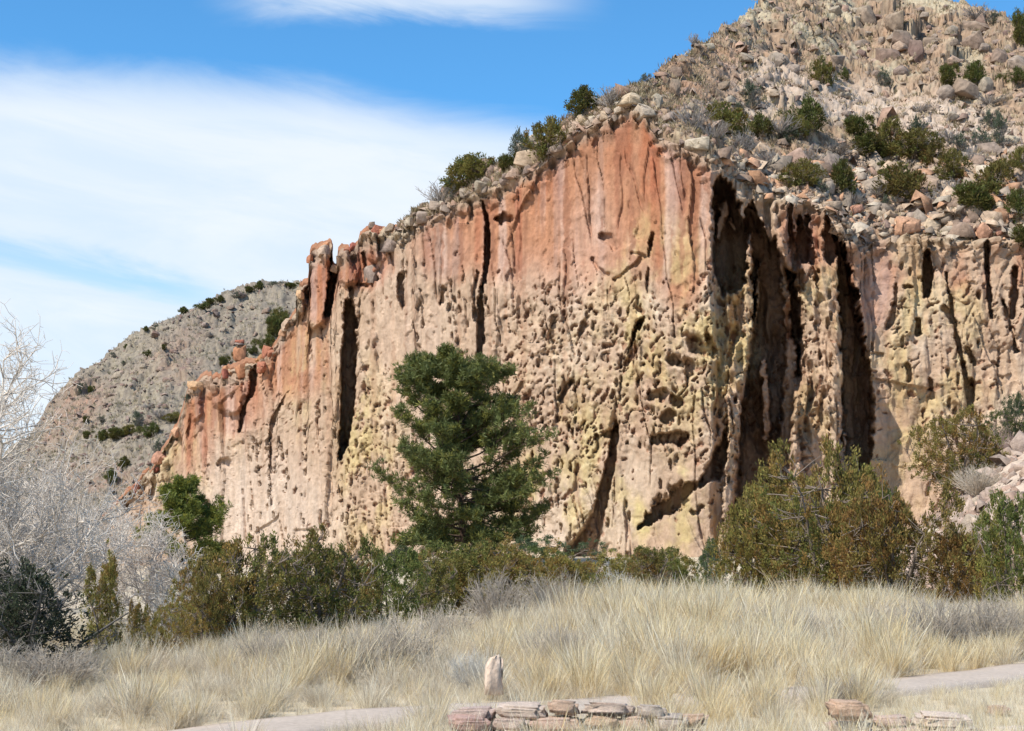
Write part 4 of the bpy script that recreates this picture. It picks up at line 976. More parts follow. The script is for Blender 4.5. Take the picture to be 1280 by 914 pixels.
okh = np.where(((xx > 500) & (xx < 1400)).ravel())[0]; okr = np.where(((xx > 830) & (xx < 1400) & (yy > 195)).ravel())[0]; okf = np.where((proj(P_far)[0] > 0).ravel() & (proj(P_far)[0] < 400).ravel())[0]
PH, PF = P_hill.reshape(-1, 3), P_far.reshape(-1, 3)
rubble(5500, lambda n: PH[rng.choice(okh, n)]-np.array([0, 0, .10]), lambda n: rng.gamma(1.1, .11, n)+.06, [(.26, .205, .16), RC['grey'], RC['brown'], (.32, .24, .18), (.34, .23, .165)], 'slope_rubble', 'loose small stones scattered over the hillside')
rubble(5500, lambda n: PH[rng.choice(okr, n)]-np.array([0, 0, .08]), lambda n: rng.gamma(1.2, .15, n)+.07, [RC['tan'], (.40, .29, .21), RC['orange'], RC['brown'], RC['grey'], (.40, .33, .26)], 'edge_rubble', 'tan broken stones in the slope just above the cliff edge')
rubble(4000, lambda n: PF[rng.choice(okf, n)], lambda n: rng.gamma(1.1, .15, n)+.09, [(.26, .205, .165), RC['brown'], (.31, .24, .18)], 'ridge_rubble', 'small grey stones scattered over the far ridge')
def brush(n, idx, PA, h_, name, label, col):
    P = PA[rng.choice(idx, n)]; m = 10; P2 = np.repeat(P, m, 0)+rng.normal(size=(n*m, 3))*np.array([h_*.35, h_*.35, .03]); d = unit(n*m)*.7+np.array([0, 0, 1.])
    c = np.array(col)[rng.integers(len(col), size=n)]; V, T, cc_ = leaves(P2, d, h_*rng.uniform(.6, 1.5, n*m), h_*.17, np.repeat(c, m, 0)*rng.uniform(.7, 1.3, (n*m, 1)))
    tag(obj(name, mesh(name, V, T, cc_, False, (M_grass,))), label, None, None, 'stuff')
brush(3800, okh, PH, .45, 'slope_brush', 'low dry grass and grey brush on the hillside', [(.46, .37, .24), (.34, .26, .18), (.50, .41, .27), (.22, .19, .10), (.24, .17, .11)])
brush(4000, okf, PF, .65, 'ridge_brush', 'low dry grass and grey brush on the far ridge', [(.52, .44, .31), (.40, .35, .28), (.24, .22, .14)])
# ------------------------------------------------------------------ ponderosa pine in the middle
def pine(name, label, px, D, h, env, whorls, seed, tuft_n, group=None, col=GREEN, clean=.12, lean=0.0, tl=.34, wf=1.0):
    """env: (height share, left reach, right reach) in metres; limbs are parts, the needles one crown"""
    global rng
    keep = rng; rng = np.random.default_rng(seed)
    base = on_ground(px, D); root = tag(empty(name, base), label, 'tree', group)
    E = np.array(env, float); E[:, 1:] *= wf; H = [np.array([0, 0, -.3])]
    for k in range(1, 15): H.append(np.array([lean*k/14+.10*math.sin(k*1.3), .08*math.cos(k), h*k/14]))
    seg = [[*H[k], *H[k+1], .030*h*(1-k/14)**.8*.62+.02, .030*h*(1-(k+1)/14)**.8*.62+.015] for k in range(14)]
    tv, tf = tubes(seg, 9); obj('trunk', mesh('trunk', tv, tf, np.broadcast_to([.08, .052, .038], (len(tv), 3)), True, (M_bark,)), root)
    P, Dn, sz = [], [], []
    for i in range(whorls):
        t = clean+(1-clean)*((i+rng.uniform(0, .7))/whorls)**1.0; a = rng.uniform(0, 2*math.pi)+i*2.4
        L = np.interp(t, E[:, 0], E[:, 1]); Rr = np.interp(t, E[:, 0], E[:, 2]); ca, sa = math.cos(a), math.sin(a)
        reach = (Rr if ca > 0 else L)*abs(ca)+.5*(L+Rr)*abs(sa); reach *= rng.uniform(.72, 1.04)
        p0 = np.array([np.interp(t*14, range(15), [q[0] for q in H]), np.interp(t*14, range(15), [q[1] for q in H]), t*h])
        up = .30*(t-.45)+rng.normal()*.08; d = np.array([ca, sa, up+ (-.10 if t < .4 else .1)])
        segs, pts = wander(p0, d, reach, 7, .012*h*(1-t)**.6*.55+.018, .012, .10, .07)
        tips = [(pts[-1], 1.0)]
        for k in range(2, 8):
            for sgn in (-1, 1):
                if rng.random() < .15: continue
                bd = pts[min(k, 7)]-pts[k-1]; bd /= np.linalg.norm(bd); side = np.cross(bd, [0, 0, 1.])*sgn
                ln = reach*.36*(1-.55*abs(k/7-.55))*rng.uniform(.5, 1.1)
                s2, p2 = wander(pts[k], bd*.7+side*.8+np.array([0, 0, .12]), ln, 4, .018, .008, .16, .12); segs += s2
                for j in (2, 3, 4): tips.append((p2[j], .9))
                for _ in range(2):
                    s3, p3 = wander(p2[rng.integers(1, 4)], bd*.5+side*.3+unit(1)[0]*.7+np.array([0, 0, .25]), ln*.45, 2, .010, .006, .2, .15); segs += s3; tips.append((p3[-1], .85)); tips.append((p3[1], .7))
        tv, tf = tubes(segs, 4); obj('limb', mesh('limb', tv, tf, np.broadcast_to([.085, .06, .045], (len(tv), 3)), True, (M_bark,)), root)
        for q, s_ in tips:
            for _ in range(2): P.append(q+rng.normal(size=3)*.13); Dn.append(np.array([ca, sa, 0])*.35+np.array([0, 0, .75])+rng.normal(size=3)*.25); sz.append(s_)
    for k in range(90):
        t = rng.uniform(.86, 1.0); P.append(np.array([lean+rng.normal()*.5*(1.03-t)*6, rng.normal()*.5*(1.03-t)*6, t*h+.1])); Dn.append(np.array([0, 0, 1.])+rng.normal(size=3)*.3); sz.append(1)
    P, Dn, sz = np.array(P), np.array(Dn), np.array(sz); n = len(P); m = tuft_n
    idx = np.repeat(np.arange(n), m); Dn /= np.linalg.norm(Dn, axis=1)[:, None]
    d = Dn[idx]*.55+unit(n*m)*.8; shade = rng.uniform(.7, 1.35, n)
    c = np.array(col)[None]*shade[idx][:, None]*rng.uniform(.7, 1.35, (n*m, 1)); yel = rng.random(n) < .25; c = np.where(yel[idx][:, None], c*np.array([1.5, 1.25, .9]), c)
    V, T, cc_ = leaves(P[idx]+unit(n*m)*.07, d, tl*sz[idx]*rng.uniform(.8, 1.3, n*m), .050*tl/.34, np.clip(c, .01, 1))
    obj('crown', mesh('crown', V, T, cc_, False, (M_needle,)), root); rng = keep; print(name, n, 'tufts'); return root
m = 105/F
pine('pine_tree', 'tall ponderosa pine with layered dark green limbs standing before the pitted cliff', 580, 105, 13.5,
     [(0, 1.0, 1.0), (.05, 3.4, 3.6), (.12, 3.5, 4.2), (.16, 4.8, 4.2), (.23, 5.9, 4.4), (.30, 5.6, 4.7), (.36, 5.4, 4.9), (.42, 4.7, 5.2), (.48, 4.7, 5.1), (.54, 4.5, 4.4), (.60, 3.4, 3.2), (.64, 3.6, 2.9), (.70, 3.9, 3.2), (.78, 4.0, 3.9), (.85, 3.6, 3.5), (.91, 2.8, 2.0), (.96, 1.7, 1.1), (1, .8, .5)],
     78, 5, 12, lean=-.6, clean=.05, tl=.375, col=(.115, .135, .042), wf=.92)
pine('young_pine', 'rounded young green pine left of the cliff foot', 229, 88, 5.2, [(0, 1.2, 1.2), (.2, 1.9, 2.0), (.5, 1.7, 1.9), (.75, 1.1, 1.3), (.92, .6, .6), (1, .2, .2)], 24, 8, 12, col=GREEN*np.array([1.15, 1.1, .8]), clean=.04, tl=.30)

# ------------------------------------------------------------------ near and middle shrubs
mixOR = ((OLIVE, .5), (RUST, .35), (GREEN, .15)); mixRO = ((RUST, .6), (OLIVE, .4)); mixG = ((GREEN, .45), (OLIVE, .5), (RUST, .05)); mixBG = ((BLUEG*1.1, .55), (GREEN, .45)); mixShade = ((SHADED*1.3, .7), (GREY*.35, .3))
JP = {
 'big1': make_juniper(1, 1.05, 540, 40, 'round', mixOR, .62, 201, .16, 5, .4), 'big2': make_juniper(1, 1.05, 540, 40, 'round', ((RUST, .45), (OLIVE, .55)), .62, 202, .16, 5, .4),
 'open1': make_juniper(1, 1.0, 400, 38, 'spire', ((RUST, .45), (OLIVE, .40), (GREEN, .15)), .66, 203, .34, 6, .8), 'open2': make_juniper(1, 1.0, 400, 38, 'spire', mixG, .66, 204, .34, 6, .8),
 'cone': make_juniper(1, .75, 400, 38, 'cone', ((OLIVE, .65), (RUST, .35)), .62, 205, .1, 3), 'low': make_juniper(1, 1.6, 400, 38, 'round', mixRO, .55, 206, .15, 6),
 'green': make_juniper(1, 1.1, 460, 44, 'round', mixG, .62, 207, .18, 5), 'blue': make_juniper(1, 1.1, 380, 40, 'round', mixBG, .70, 208, .2, 4), 'dark': make_juniper(1, 1.1, 330, 26, 'spire', mixShade, .7, 209, .45, 6, 1.6, (.10, .09, .08)),  # last one: shade of the left corner is put into its near-black colours
}
TW = {'grey1': make_twiggy(1, 1.3, 150, 301, (.50, .43, .345), .0045, 5), 'grey2': make_twiggy(1, 1.3, 150, 302, (.40, .345, .285), .0045, 5), 'pale': make_twiggy(1, 1.1, 110, 303, (.55, .52, .47), .005, 5), 'dark': make_twiggy(1, 1.3, 150, 304, (.16, .15, .14), .005, 5), 'pink': make_twiggy(1, 1.3, 150, 305, (.40, .29, .25), .0045, 5)}
gJ = 'junipers along the foot of the cliff'
NEAR = [ # proto, kind, x, base y hint, width, height px, D, label
 ('open1', 300, 108, 128, 32, 'rusty open juniper with bare lower stems left of the sunlit cliff foot'),
 ('open2', 402, 120, 126, 33, 'greenish juniper with spiky top in front of the smooth pink cliff wall'),
 ('green', 345, 76, 92, 36, 'small olive juniper wedged between the rusty and the spiky one'),
 ('cone', 138, 84, 142, 24, 'narrow olive juniper rising over the bare branches at lower left'),
 ('low', 212, 110, 80, 24.5, 'low rusty juniper next to the narrow olive one'),
 ('green', 482, 92, 90, 38, 'bright green juniper left of the pine foot'),
 ('green', 560, 120, 92, 40, 'wide green and rust juniper right under the pine'),
 ('big2', 640, 118, 96, 40, 'brown green juniper right of the pine foot'),
 ('big2', 700, 84, 88, 42, 'brown juniper in front of the dark cave mouth'),
 ('open1', 808, 92, 84, 42, 'thin brown juniper left of the grass crest'),
 ('open2', 850, 62, 66, 46, 'small olive juniper half hidden by tall grass'),
 ('blue', 893, 52, 72, 55, 'blue green juniper at the foot of the shaded corner'),
 ('big1', 945, 98, 150, 46, 'broad olive juniper at the left of the big thicket'),
 ('big1', 1040, 140, 205, 44, 'tallest olive juniper of the big thicket'),
 ('big2', 1112, 130, 172, 42, 'rusty juniper in the middle of the big thicket'),
 ('big2', 1182, 96, 122, 41, 'reddish juniper at the right end of the big thicket'),
 ('blue', 1098, 70, 130, 60, 'green juniper peeping between tallest and rusty junipers'),
 ('big1', 1207, 106, 108, 99, 'dark olive juniper higher up on the pale talus'),
 ('green', 1262, 92, 160, 38, 'green pinyon at the right frame edge beside pale talus'),
 ('blue', 1275, 54, 62, 106, 'blue green tree at the frame edge above the grey bushes'),
 ('blue', 675, 78, 46, 96, 'blue green shrub at the right foot of the pine'),
 ('blue', 508, 60, 30, 100, 'low dark green shrub at the left foot of the pine'),
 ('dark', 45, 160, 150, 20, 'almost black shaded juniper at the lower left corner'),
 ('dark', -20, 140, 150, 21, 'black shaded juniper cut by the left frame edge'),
 ('cone', 172, 34, 74, 26, 'thin olive sapling between narrow and low junipers'),
 ('open1', 752, 50, 56, 40, 'little rusty juniper beside whitish twigs'),
 ('green', 1240, 46, 70, 46, 'green shrub under the pinyon at the right'),
 ('big1', 1000, 110, 150, 49, 'olive juniper between broad and tallest ones of the thicket'),
 ('green', 1075, 100, 150, 47, 'green olive juniper behind the rusty middle one'),
 ('big1', 258, 80, 96, 31, 'golden olive juniper right of the low rusty one'),
 ('big2', 440, 84, 104, 35, 'olive brown juniper right of the spiky topped one'),
 ('open1', 1216, 70, 92, 46, 'low rusty juniper left of the green one under the pinyon'),
 ('big1', 782, 70, 66, 47, 'olive juniper behind the whitish twigs'),
 ('green', 830, 76, 74, 48, 'green juniper between two thin brown ones'),
 ('big1', 600, 90, 84, 46, 'olive juniper behind the wide one under the pine'),
 ('open2', 530, 70, 72, 44, 'thin green juniper at the left of the pine foot'),
 ('big2', 735, 70, 62, 50, 'rusty juniper filling the cave mouth'),
]
ybase = {}
for i, (k, x, w_, h_, D, lab) in enumerate(NEAR):
    if 240 < x < 560 and D < 50: h_ += 1970*1.6*(1/(D*.85)-1/D); D *= .85
    p = on_ground(x, D); yb = proj(p)[1]; mp_ = D/F
    # h_ counts from the visible foot in the photo; the real foot is lower, behind the grass
    pr = JP[k]; sc = (w_*mp_, w_*mp_, h_*mp_*1.06)
    ww = {'cone': 1/.75, 'low': 1/1.6}.get(k, 1.22 if x < 880 else 1.06)*random.uniform(.88, 1.1); h_ = h_*random.uniform(.84, 1.1) if x < 880 else h_; sc = (sc[0]*ww, sc[1]*ww, sc[2])
    plant('pinyon_tree' if 'pinyon' in lab else ('juniper' if 'juniper' in lab or 'tree' in lab or 'sapling' in lab else 'evergreen_shrub'), lab, 'tree' if 'pinyon' in lab or 'tree' in lab else ('juniper' if 'juniper' in lab or 'sapling' in lab else 'shrub'), gJ, pr, p-np.array([0, 0, .05]), sc, i*1.9)
BUSH = [
 ('pale', 765, 70, 64, 40, 'whitish twiggy bush below the cave mouth'), ('grey2', 730, 60, 46, 37, 'grey twiggy bush left of the whitish one'),
 ('grey1', 560, 76, 60, 27, 'grey bush rising from pale grass under the pine'), ('grey2', 620, 80, 70, 34, 'dark grey twigs beneath the brown green juniper'), ('grey2', 690, 80, 66, 35, 'dark grey twigs beneath the brown juniper'),
 ('grey1', 450, 90, 86, 19.5, 'grey rabbitbrush beside the bend of the path'), ('grey1', 505, 96, 92, 20, 'largest grey rabbitbrush behind the path'), ('grey2', 400, 80, 72, 20.5, 'grey rabbitbrush left of the path bend'), ('grey1', 340, 84, 70, 21, 'grey rabbitbrush below the rusty open juniper'),
 ('grey2', 1165, 96, 86, 24, 'dark grey sagebrush above the stone ledge at the right'), ('grey2', 1225, 96, 84, 24.5, 'second dark grey sagebrush nearest the right edge'), ('grey1', 1272, 80, 80, 26, 'pale sagebrush cut by the right frame edge'),
 ('grey1', 1105, 74, 66, 27, 'grey sagebrush left of the dark ones'), ('grey1', 930, 84, 70, 26, 'grey bush in the tall grass under the broad juniper'), ('grey1', 700, 80, 74, 21, 'grey bush in the grass behind the stone wall'),
 ('pink', 1250, 60, 42, 101, 'pinkish leafless bush on the talus at the right'), ('grey1', 1225, 60, 42, 92, 'grey leafless bush on the talus behind the thicket'), ('grey2', 74, 120, 62, 18.4, 'tangle of grey twigs before the black juniper'), ('grey2', 10, 120, 60, 18.6, 'tangle of grey twigs at the left frame edge'),
 ('pale', 238, 90, 96, 27, 'pale twiggy bush behind the low rusty juniper'), ('grey1', 812, 70, 56, 24, 'grey bush within tall pale grass'), ('grey1', 1010, 84, 66, 25, 'grey bush in front of the tallest juniper'),
 ('grey2', 1050, 60, 44, 16.5, 'small grey brush behind the red wall stone'), ('grey1', 880, 60, 44, 17, 'small grey brush in the middle of the meadow'), ('pale', 590, 70, 60, 18.2, 'pale straw coloured bush left of the stone post'),
]
for i, (k, x, w_, h_, D, lab) in enumerate(BUSH):
    p = on_ground(x, D); mp_ = D/F; plant('leafless_bush', lab, 'bush', 'leafless bushes in and behind the grass', (TW[k],), p-np.array([0, 0, .03]), (w_*mp_/1.2, w_*mp_/1.2, h_*mp_*1.1), i*1.7, ('stems',))

# ------------------------------------------------------------------ bare cottonwoods at the left
def bare_tree(label, px, D, h, w, seed, n_limbs=9, r0=.10, col=(.58, .51, .44), lean=(0, 0), z0=.12, dens=1.0, name='bare_tree'):
    global rng
    keep = rng; rng = np.random.default_rng(seed); root = tag(empty(name, on_ground(px, D)), label, 'tree', 'leafless pale trees at the left')
    c0 = np.array(col)
    s0, tp = wander((0, 0, -.1), (lean[0], lean[1], 1), h*.62, 8, r0, r0*.35, .10, .05)
    def put(nm, segs, sides, c):
        V, T = tubes(segs, sides); cc_ = np.array(c)*np.repeat(rng.uniform(.75, 1.2, len(segs)), 2*sides)[:, None]; return obj(nm, mesh(nm, V, T, cc_, True, (M_twig,)), root)
    put('trunk', s0, 7, c0*.7); fine = []
    for i in range(n_limbs):
        k = int(np.clip(z0*8+(8-z0*8)*i/n_limbs, 1, 8)); a = i*2.4+rng.uniform(-.4, .4); ln = w*.55*rng.uniform(.75, 1.1)*(1-.35*k/8)
        d = np.array([math.cos(a), math.sin(a), rng.uniform(.25, .9)+.5*k/8]); s1, p1 = wander(tp[k], d, ln, 8, r0*.42, .012, .16, .05)
        limb = list(s1)
        for j in range(1, 9):
            for _ in range(2 if j > 2 else 1):
                b = p1[j]; d2 = d*.5+unit(1)[0]*.8+np.array([0, 0, .25]); s2, p2 = wander(b, d2, ln*rng.uniform(.25, .5), 5, .014, .006, .22, .03); limb += s2
                for q in range(1, 6):
                    for _ in range(int(1.3*dens+rng.random())):
                        s3, p3 = wander(p2[q], d2*.5+unit(1)[0]*.9+np.array([0, 0, .2]), ln*rng.uniform(.12, .26), 3, .0070, .0042, .25, .05); fine += s3
                        for _ in range(int(3*dens)):
                            s4, _p = wander(p3[rng.integers(1, 4)], unit(1)[0]+d2*.4+np.array([0, 0, .3]), ln*rng.uniform(.05, .12), 2, .0044, .0028, .25); fine += s4
        put('limb', limb, 5, c0)
    o = put('twigs', fine, 3, c0*1.08); rng = keep; return root
bare_tree('large pale leafless cottonwood cut by the left frame edge', -40, 27, 6.0, 5.8, 401, 18, .13)
bare_tree('pale leafless cottonwood with a rounded dense crown right of the largest', 66, 33, 2.9, 5.0, 402, 11, .10, z0=.05, dens=1.0)
bare_tree('pale leafless tree behind the narrow olive juniper', 135, 38, 2.5, 4.2, 403, 10, .08, z0=.05, dens=1.0)
bare_tree('small whitish sapling with upright branches before the young pine', 214, 30, 2.0, 1.9, 404, 8, .045, (.60, .53, .45), z0=.2, dens=.5)
bare_tree('low whitish leafless tree between young pine and rounded cottonwood', 185, 34, 1.9, 2.8, 405, 8, .05, (.50, .43, .37), z0=.05)
bare_tree('leafless cottonwood standing behind the largest at the left', 10, 42, 4.3, 5.4, 406, 10, .12, (.44, .40, .36), z0=.05, dens=.9)
bare_tree('half hidden leafless tree above the black junipers', 20, 30, 2.6, 4.0, 407, 10, .08, (.44, .40, .36), z0=.02, dens=1.0)

# ------------------------------------------------------------------ ruined stone wall, post, ledge stones
SC_ = [(.58, .40, .31), (.62, .45, .36), (.54, .35, .26), (.64, .50, .41), (.52, .43, .36)]
def stone_mesh(seed, col):
    import bmesh
    from mathutils import noise
    r_ = random.Random(seed); bm = bmesh.new(); bmesh.ops.create_cube(bm, size=2); bmesh.ops.bevel(bm, geom=bm.edges[:], offset=.30, segments=2, affect='EDGES')
    bmesh.ops.subdivide_edges(bm, edges=bm.edges[:], cuts=2, use_grid_fill=True); bmesh.ops.triangulate(bm, faces=bm.faces[:])
    for v in bm.verts:
        p = v.co; n = noise.noise(p*1.5+Vector((seed*3.1, 0, 0)))*.16+noise.noise(p*4+Vector((seed, 5, 0)))*.07; v.co = p*(1+n)
        v.co.x += .12*math.sin(p.z*2+seed)
    V = np.array([v.co[:] for v in bm.verts]); T = np.array([[v.index for v in f.verts] for f in bm.faces]); bm.free(); V /= np.abs(V).max(0)
    return mesh('stone', V, T, np.array(col)*(1+.2*fbm(V[:, 0]*2+seed, V[:, 2]*3, 3, seed)[:, None]), True, (M_stone,))
STONES = [stone_mesh(i+1, SC_[i % 5]) for i in range(10)]
def wall(label, xs, D, z_top, courses, course_h, seed, slope=0.0, px_len=(46, 74)):
    r_ = random.Random(seed); root = tag(empty('stone_wall', on_ground((xs[0]+xs[1])/2, D)), label, 'wall', 'low ruined stone walls in the grass'); o0 = np.array(root.location)
    for c in range(courses):
        x = xs[0]+r_.uniform(-20, 10)+c*6
        while x < xs[1]-c*0:
            w_ = r_.uniform(*px_len)*D/F; mp_ = D/F; cx = x+w_/mp_/2
            z = z_top-course_h*(c+.5)-max(0, abs(cx-(xs[0]+xs[1])/2)/((xs[1]-xs[0])/2)-.55)*course_h*1.6*(c == 0)
            if c == 0 and r_.random() < .08: x += w_/mp_; continue
            p = on_ground(cx, D+r_.uniform(-.06, .06)-.10*c); o = obj('stone', r_.choice(STONES), root, (p[0]-o0[0], p[1]-o0[1], z-o0[2]+r_.uniform(-.012, .012)))
            o.scale = (w_/2*1.05, r_.uniform(.14, .20), course_h/2*r_.uniform(1.05, 1.25)); o.rotation_euler = (r_.uniform(-.1, .1), r_.uniform(-.08, .08), r_.uniform(-.15, .15)+r_.choice((0, math.pi))); x += w_/mp_*1.01
    nx = 60; U, Vv = np.meshgrid(np.linspace(xs[0]-14, xs[1]+10, nx), np.linspace(0, 1, 9), indexing='ij'); ang = Vv*math.pi
    bx_ = ray(U, 690+0*U)[0]*D; yy_ = D+.10+.22*-np.cos(ang)+.03*pn(U/14, Vv*3, seed); e_ = sst(U, xs[0]-14, xs[0]+25)*(1-sst(U, xs[1]-25, xs[1]+10))
    zz_ = (z_top-course_h*1.15)*np.sin(ang)**.45*(.15+.85*e_)+.02*fbm(U/9, Vv*4, 3, seed); G_ = np.stack([bx_-o0[0], yy_-o0[1], zz_-o0[2]-.02], -1); ii = np.arange(nx*9).reshape(nx, 9)
    Fq = np.stack([ii[:-1, :-1], ii[1:, :-1], ii[1:, 1:], ii[:-1, 1:]], -1).reshape(-1, 4)
    obj('earth_fill', mesh('earth_fill', G_.reshape(-1, 3), Fq, np.array([.24, .17, .12])*(1+.25*fbm(U/6, Vv*5, 3, seed+1).reshape(-1, 1)), True, (M_ground,)), root)
    return root
wall('low crumbling wall of reddish stones in the bottom middle', (565, 850), 13.0, .39, 4, .105, 5, px_len=(36, 66))
wall('low wall of reddish stones at the bottom right', (1036, 1330), 13.4, .245, 3, .10, 9, px_len=(40, 80))
st = obj('wall_stone', STONES[2]); p = on_ground(1055, 13.3); st.location = (p[0], p[1]-.02, .30); st.scale = (.185, .16, .085); st.rotation_euler = (.03, .02, .05); tag(st, 'squared red stone lying alone on top of the right wall', 'stone')
for x, D, w_, h_, lab, si in ((800, 18.1, 30, 18, 'small grey stone with a shaded end behind the middle wall', 9), (1240, 15.8, 30, 14, 'small reddish stone lying in grass above the right wall', 0), (868, 13.2, 34, 22, 'grey stone at the right end of the middle wall', 4),
                             (930, 42, 34, 26, 'pale pinkish stone at the foot of the broad juniper', 1), (1172, 14.6, 50, 16, 'grey stone in grass above the right wall', 4), (1010, 13.6, 38, 14, 'half buried reddish stone left of the right wall', 3), (940, 13.2, 40, 12, 'half buried reddish stone in the grass gap between the walls', 0)):
    o = obj('field_stone', STONES[si]); p = on_ground(x, D); m_ = D/F; o.location = (p[0], p[1], p[2]+h_*m_*.42+(.28 if D < 14.5 and D > 13.9 else .0)); o.scale = (w_*m_/2, w_*m_/2.3, h_*m_/2); o.rotation_euler = (0, .08, x*.01); tag(o, lab, 'stone')
for x, D, lab in ((735, 14.3, 0),): pass
# upright post
import bmesh
bm = bmesh.new(); prof = [(-.105, 0), (.11, 0), (.10, .20), (.105, .33), (.06, .375), (-.02, .355), (-.10, .27)]
a_ = [bm.verts.new((x, -.06, z)) for x, z in prof]; b_ = [bm.verts.new((x*.95, .07, z*.98)) for x, z in prof]
bm.faces.new(a_); bm.faces.new(b_[::-1])
for i in range(7): bm.faces.new((a_[(i+1) % 7], a_[i], b_[i], b_[(i+1) % 7]))
bmesh.ops.triangulate(bm, faces=bm.faces[:]); bmesh.ops.subdivide_edges(bm, edges=bm.edges[:], cuts=2, use_grid_fill=True)
V = np.array([v.co[:] for v in bm.verts]); V += .008*rng.normal(size=V.shape); bm.faces.ensure_lookup_table(); bmesh.ops.triangulate(bm, faces=bm.faces[:]); T = np.array([[v.index for v in f.verts] for f in bm.faces]); bm.free()
o = obj('stone_post', mesh('stone_post', V, T, np.array([.66, .52, .40])*np.ones((len(V), 1)), False, (M_stone,))); p = on_ground(617, 17.0); o.location = (p[0], p[1], p[2]+.09); o.rotation_euler.z = .25
tag(o, 'short upright pale stone post with a slanted top standing in the grass', 'post')
o.scale = (.80, .9, 1.1)

# ------------------------------------------------------------------ dry grass: instanced tufts, one object
def tuft(seed, n, h, spread, lean, cols, heads=.25, w=.0042):
    r_ = np.random.default_rng(seed); V, T, C = [], [], []; b = 0
    for i in range(n):
        a = r_.uniform(0, 2*math.pi); rr_ = abs(r_.normal())*spread*.35; base = np.array([math.cos(a)*rr_, math.sin(a)*rr_, -.02]); L = h*r_.uniform(.45, 1.05)
        d = np.array([math.cos(a)*r_.uniform(.0, .42)+lean+r_.normal()*.12, math.sin(a)*r_.uniform(.0, .42)+r_.normal()*.12, 1.]); d /= np.linalg.norm(d); side = np.cross(d, [math.cos(a+1.3+r_.normal()), math.sin(a+1.3), 0]); side /= np.linalg.norm(side)+1e-6
        bend = r_.uniform(.0, .26); hor = np.array([math.cos(a)+lean*1.5, math.sin(a), 0]); ww = w*r_.uniform(.7, 1.5); c = np.array(cols[r_.integers(len(cols))])*r_.uniform(.82, 1.15)
        pts = [base+d*L*t+hor*bend*L*t*t-np.array([0, 0, bend*.5*L*t*t]) for t in (0, .36, .7, 1)]; hw = (1, .9, .65, .12)
        if r_.random() < heads: hw = (.7, .6, 1.15, .3)
        for q, hh in zip(pts, hw): V += [q-side*ww*hh, q+side*ww*hh]; C += [c, c]
        for k in range(3): T += [(b+2*k, b+2*k+1, b+2*k+3), (b+2*k, b+2*k+3, b+2*k+2)]
        b += 8
    return mesh('grass_tuft', np.array(V), np.array(T), np.array(C), False, (M_grass,))
STRAW = [(.84, .72, .46), (.80, .67, .41), (.88, .78, .54), (.70, .55, .32), (.48, .36, .20)]; PALE = [(.86, .78, .61), (.80, .72, .56), (.90, .84, .68), (.58, .49, .35), (.40, .32, .23)]; GOLD = [(.66, .47, .20), (.72, .56, .29)]
TF = [tuft(1, 64, 1.0, .24, .04, STRAW, .45, w=.0027), tuft(2, 64, 1.0, .34, .10, STRAW, .45, w=.0032), tuft(3, 48, 1.0, .26, -.05, PALE, w=.0032), tuft(4, 48, 1.0, .18, .06, PALE, .4, w=.0032), tuft(5, 26, 1.0, .5, .1, STRAW+PALE+GOLD, .6, w=.0034), tuft(6, 14, 1.3, .5, .15, STRAW+PALE, .9, w=.0034)]
TF += [make_twiggy(1, 1.3, 26, 601, (.62, .54, .42), .0035, 4), make_twiggy(1, 1.5, 26, 602, (.54, .46, .35), .0035, 4)]
TFO = []
tcol = bpy.data.collections.new('grass_tufts')
for i, m_ in enumerate(TF): o = bpy.data.objects.new('grass_tuft', m_); tcol.objects.link(o); TFO.append(o)
def scatter(name, label, P, idx, scale, rot):
    n = len(P); me = bpy.data.meshes.new(name); me.vertices.add(n); me.vertices.foreach_set('co', np.asarray(P, np.float32).ravel())
    for nm, ty, dat in (('idx', 'INT', idx), ('sc', 'FLOAT', scale), ('rz', 'FLOAT', rot)):
        a = me.attributes.new(nm, ty, 'POINT'); a.data.foreach_set('value', np.asarray(dat, np.int32 if ty == 'INT' else np.float32))
    o = obj(name, me); gn = bpy.data.node_groups.new(name, 'GeometryNodeTree'); gn.interface.new_socket('Geometry', in_out='INPUT', socket_type='NodeSocketGeometry'); gn.interface.new_socket('Geometry', in_out='OUTPUT', socket_type='NodeSocketGeometry')
    N = gn.nodes; L = gn.links; i_ = N.new('NodeGroupInput'); o_ = N.new('NodeGroupOutput'); ip = N.new('GeometryNodeInstanceOnPoints'); ci = N.new('GeometryNodeCollectionInfo'); ci.inputs['Collection'].default_value = tcol; ci.inputs['Separate Children'].default_value = True
    def att(nm, ty):
        x = N.new('GeometryNodeInputNamedAttribute'); x.data_type = ty; x.inputs['Name'].default_value = nm; return x.outputs['Attribute']
    cx = N.new('ShaderNodeCombineXYZ'); L.new(att('rz', 'FLOAT'), cx.inputs[2]); er = N.new('FunctionNodeEulerToRotation'); L.new(cx.outputs[0], er.inputs[0])
    L.new(i_.outputs[0], ip.inputs['Points']); L.new(ci.outputs[0], ip.inputs['Instance']); ip.inputs['Pick Instance'].default_value = True; L.new(att('idx', 'INT'), ip.inputs['Instance Index']); L.new(er.outputs[0], ip.inputs['Rotation']); L.new(att('sc', 'FLOAT'), ip.inputs['Scale']); L.new(ip.outputs[0], o_.inputs[0])
    md = o.modifiers.new('scatter', 'NODES'); md.node_group = gn; tag(o, label, None, None, 'stuff'); return o
def grass_points(n, d0, d1, x0=-120, x1=1400):
    D = np.sqrt(rng.uniform(d0*d0, d1*d1, n)); px = rng.uniform(x0, x1, n); X_ = ray(px, 690+0*px)[0]*D; return px, D, X_
px, D, X_ = grass_points(34000, 9.5, 50)
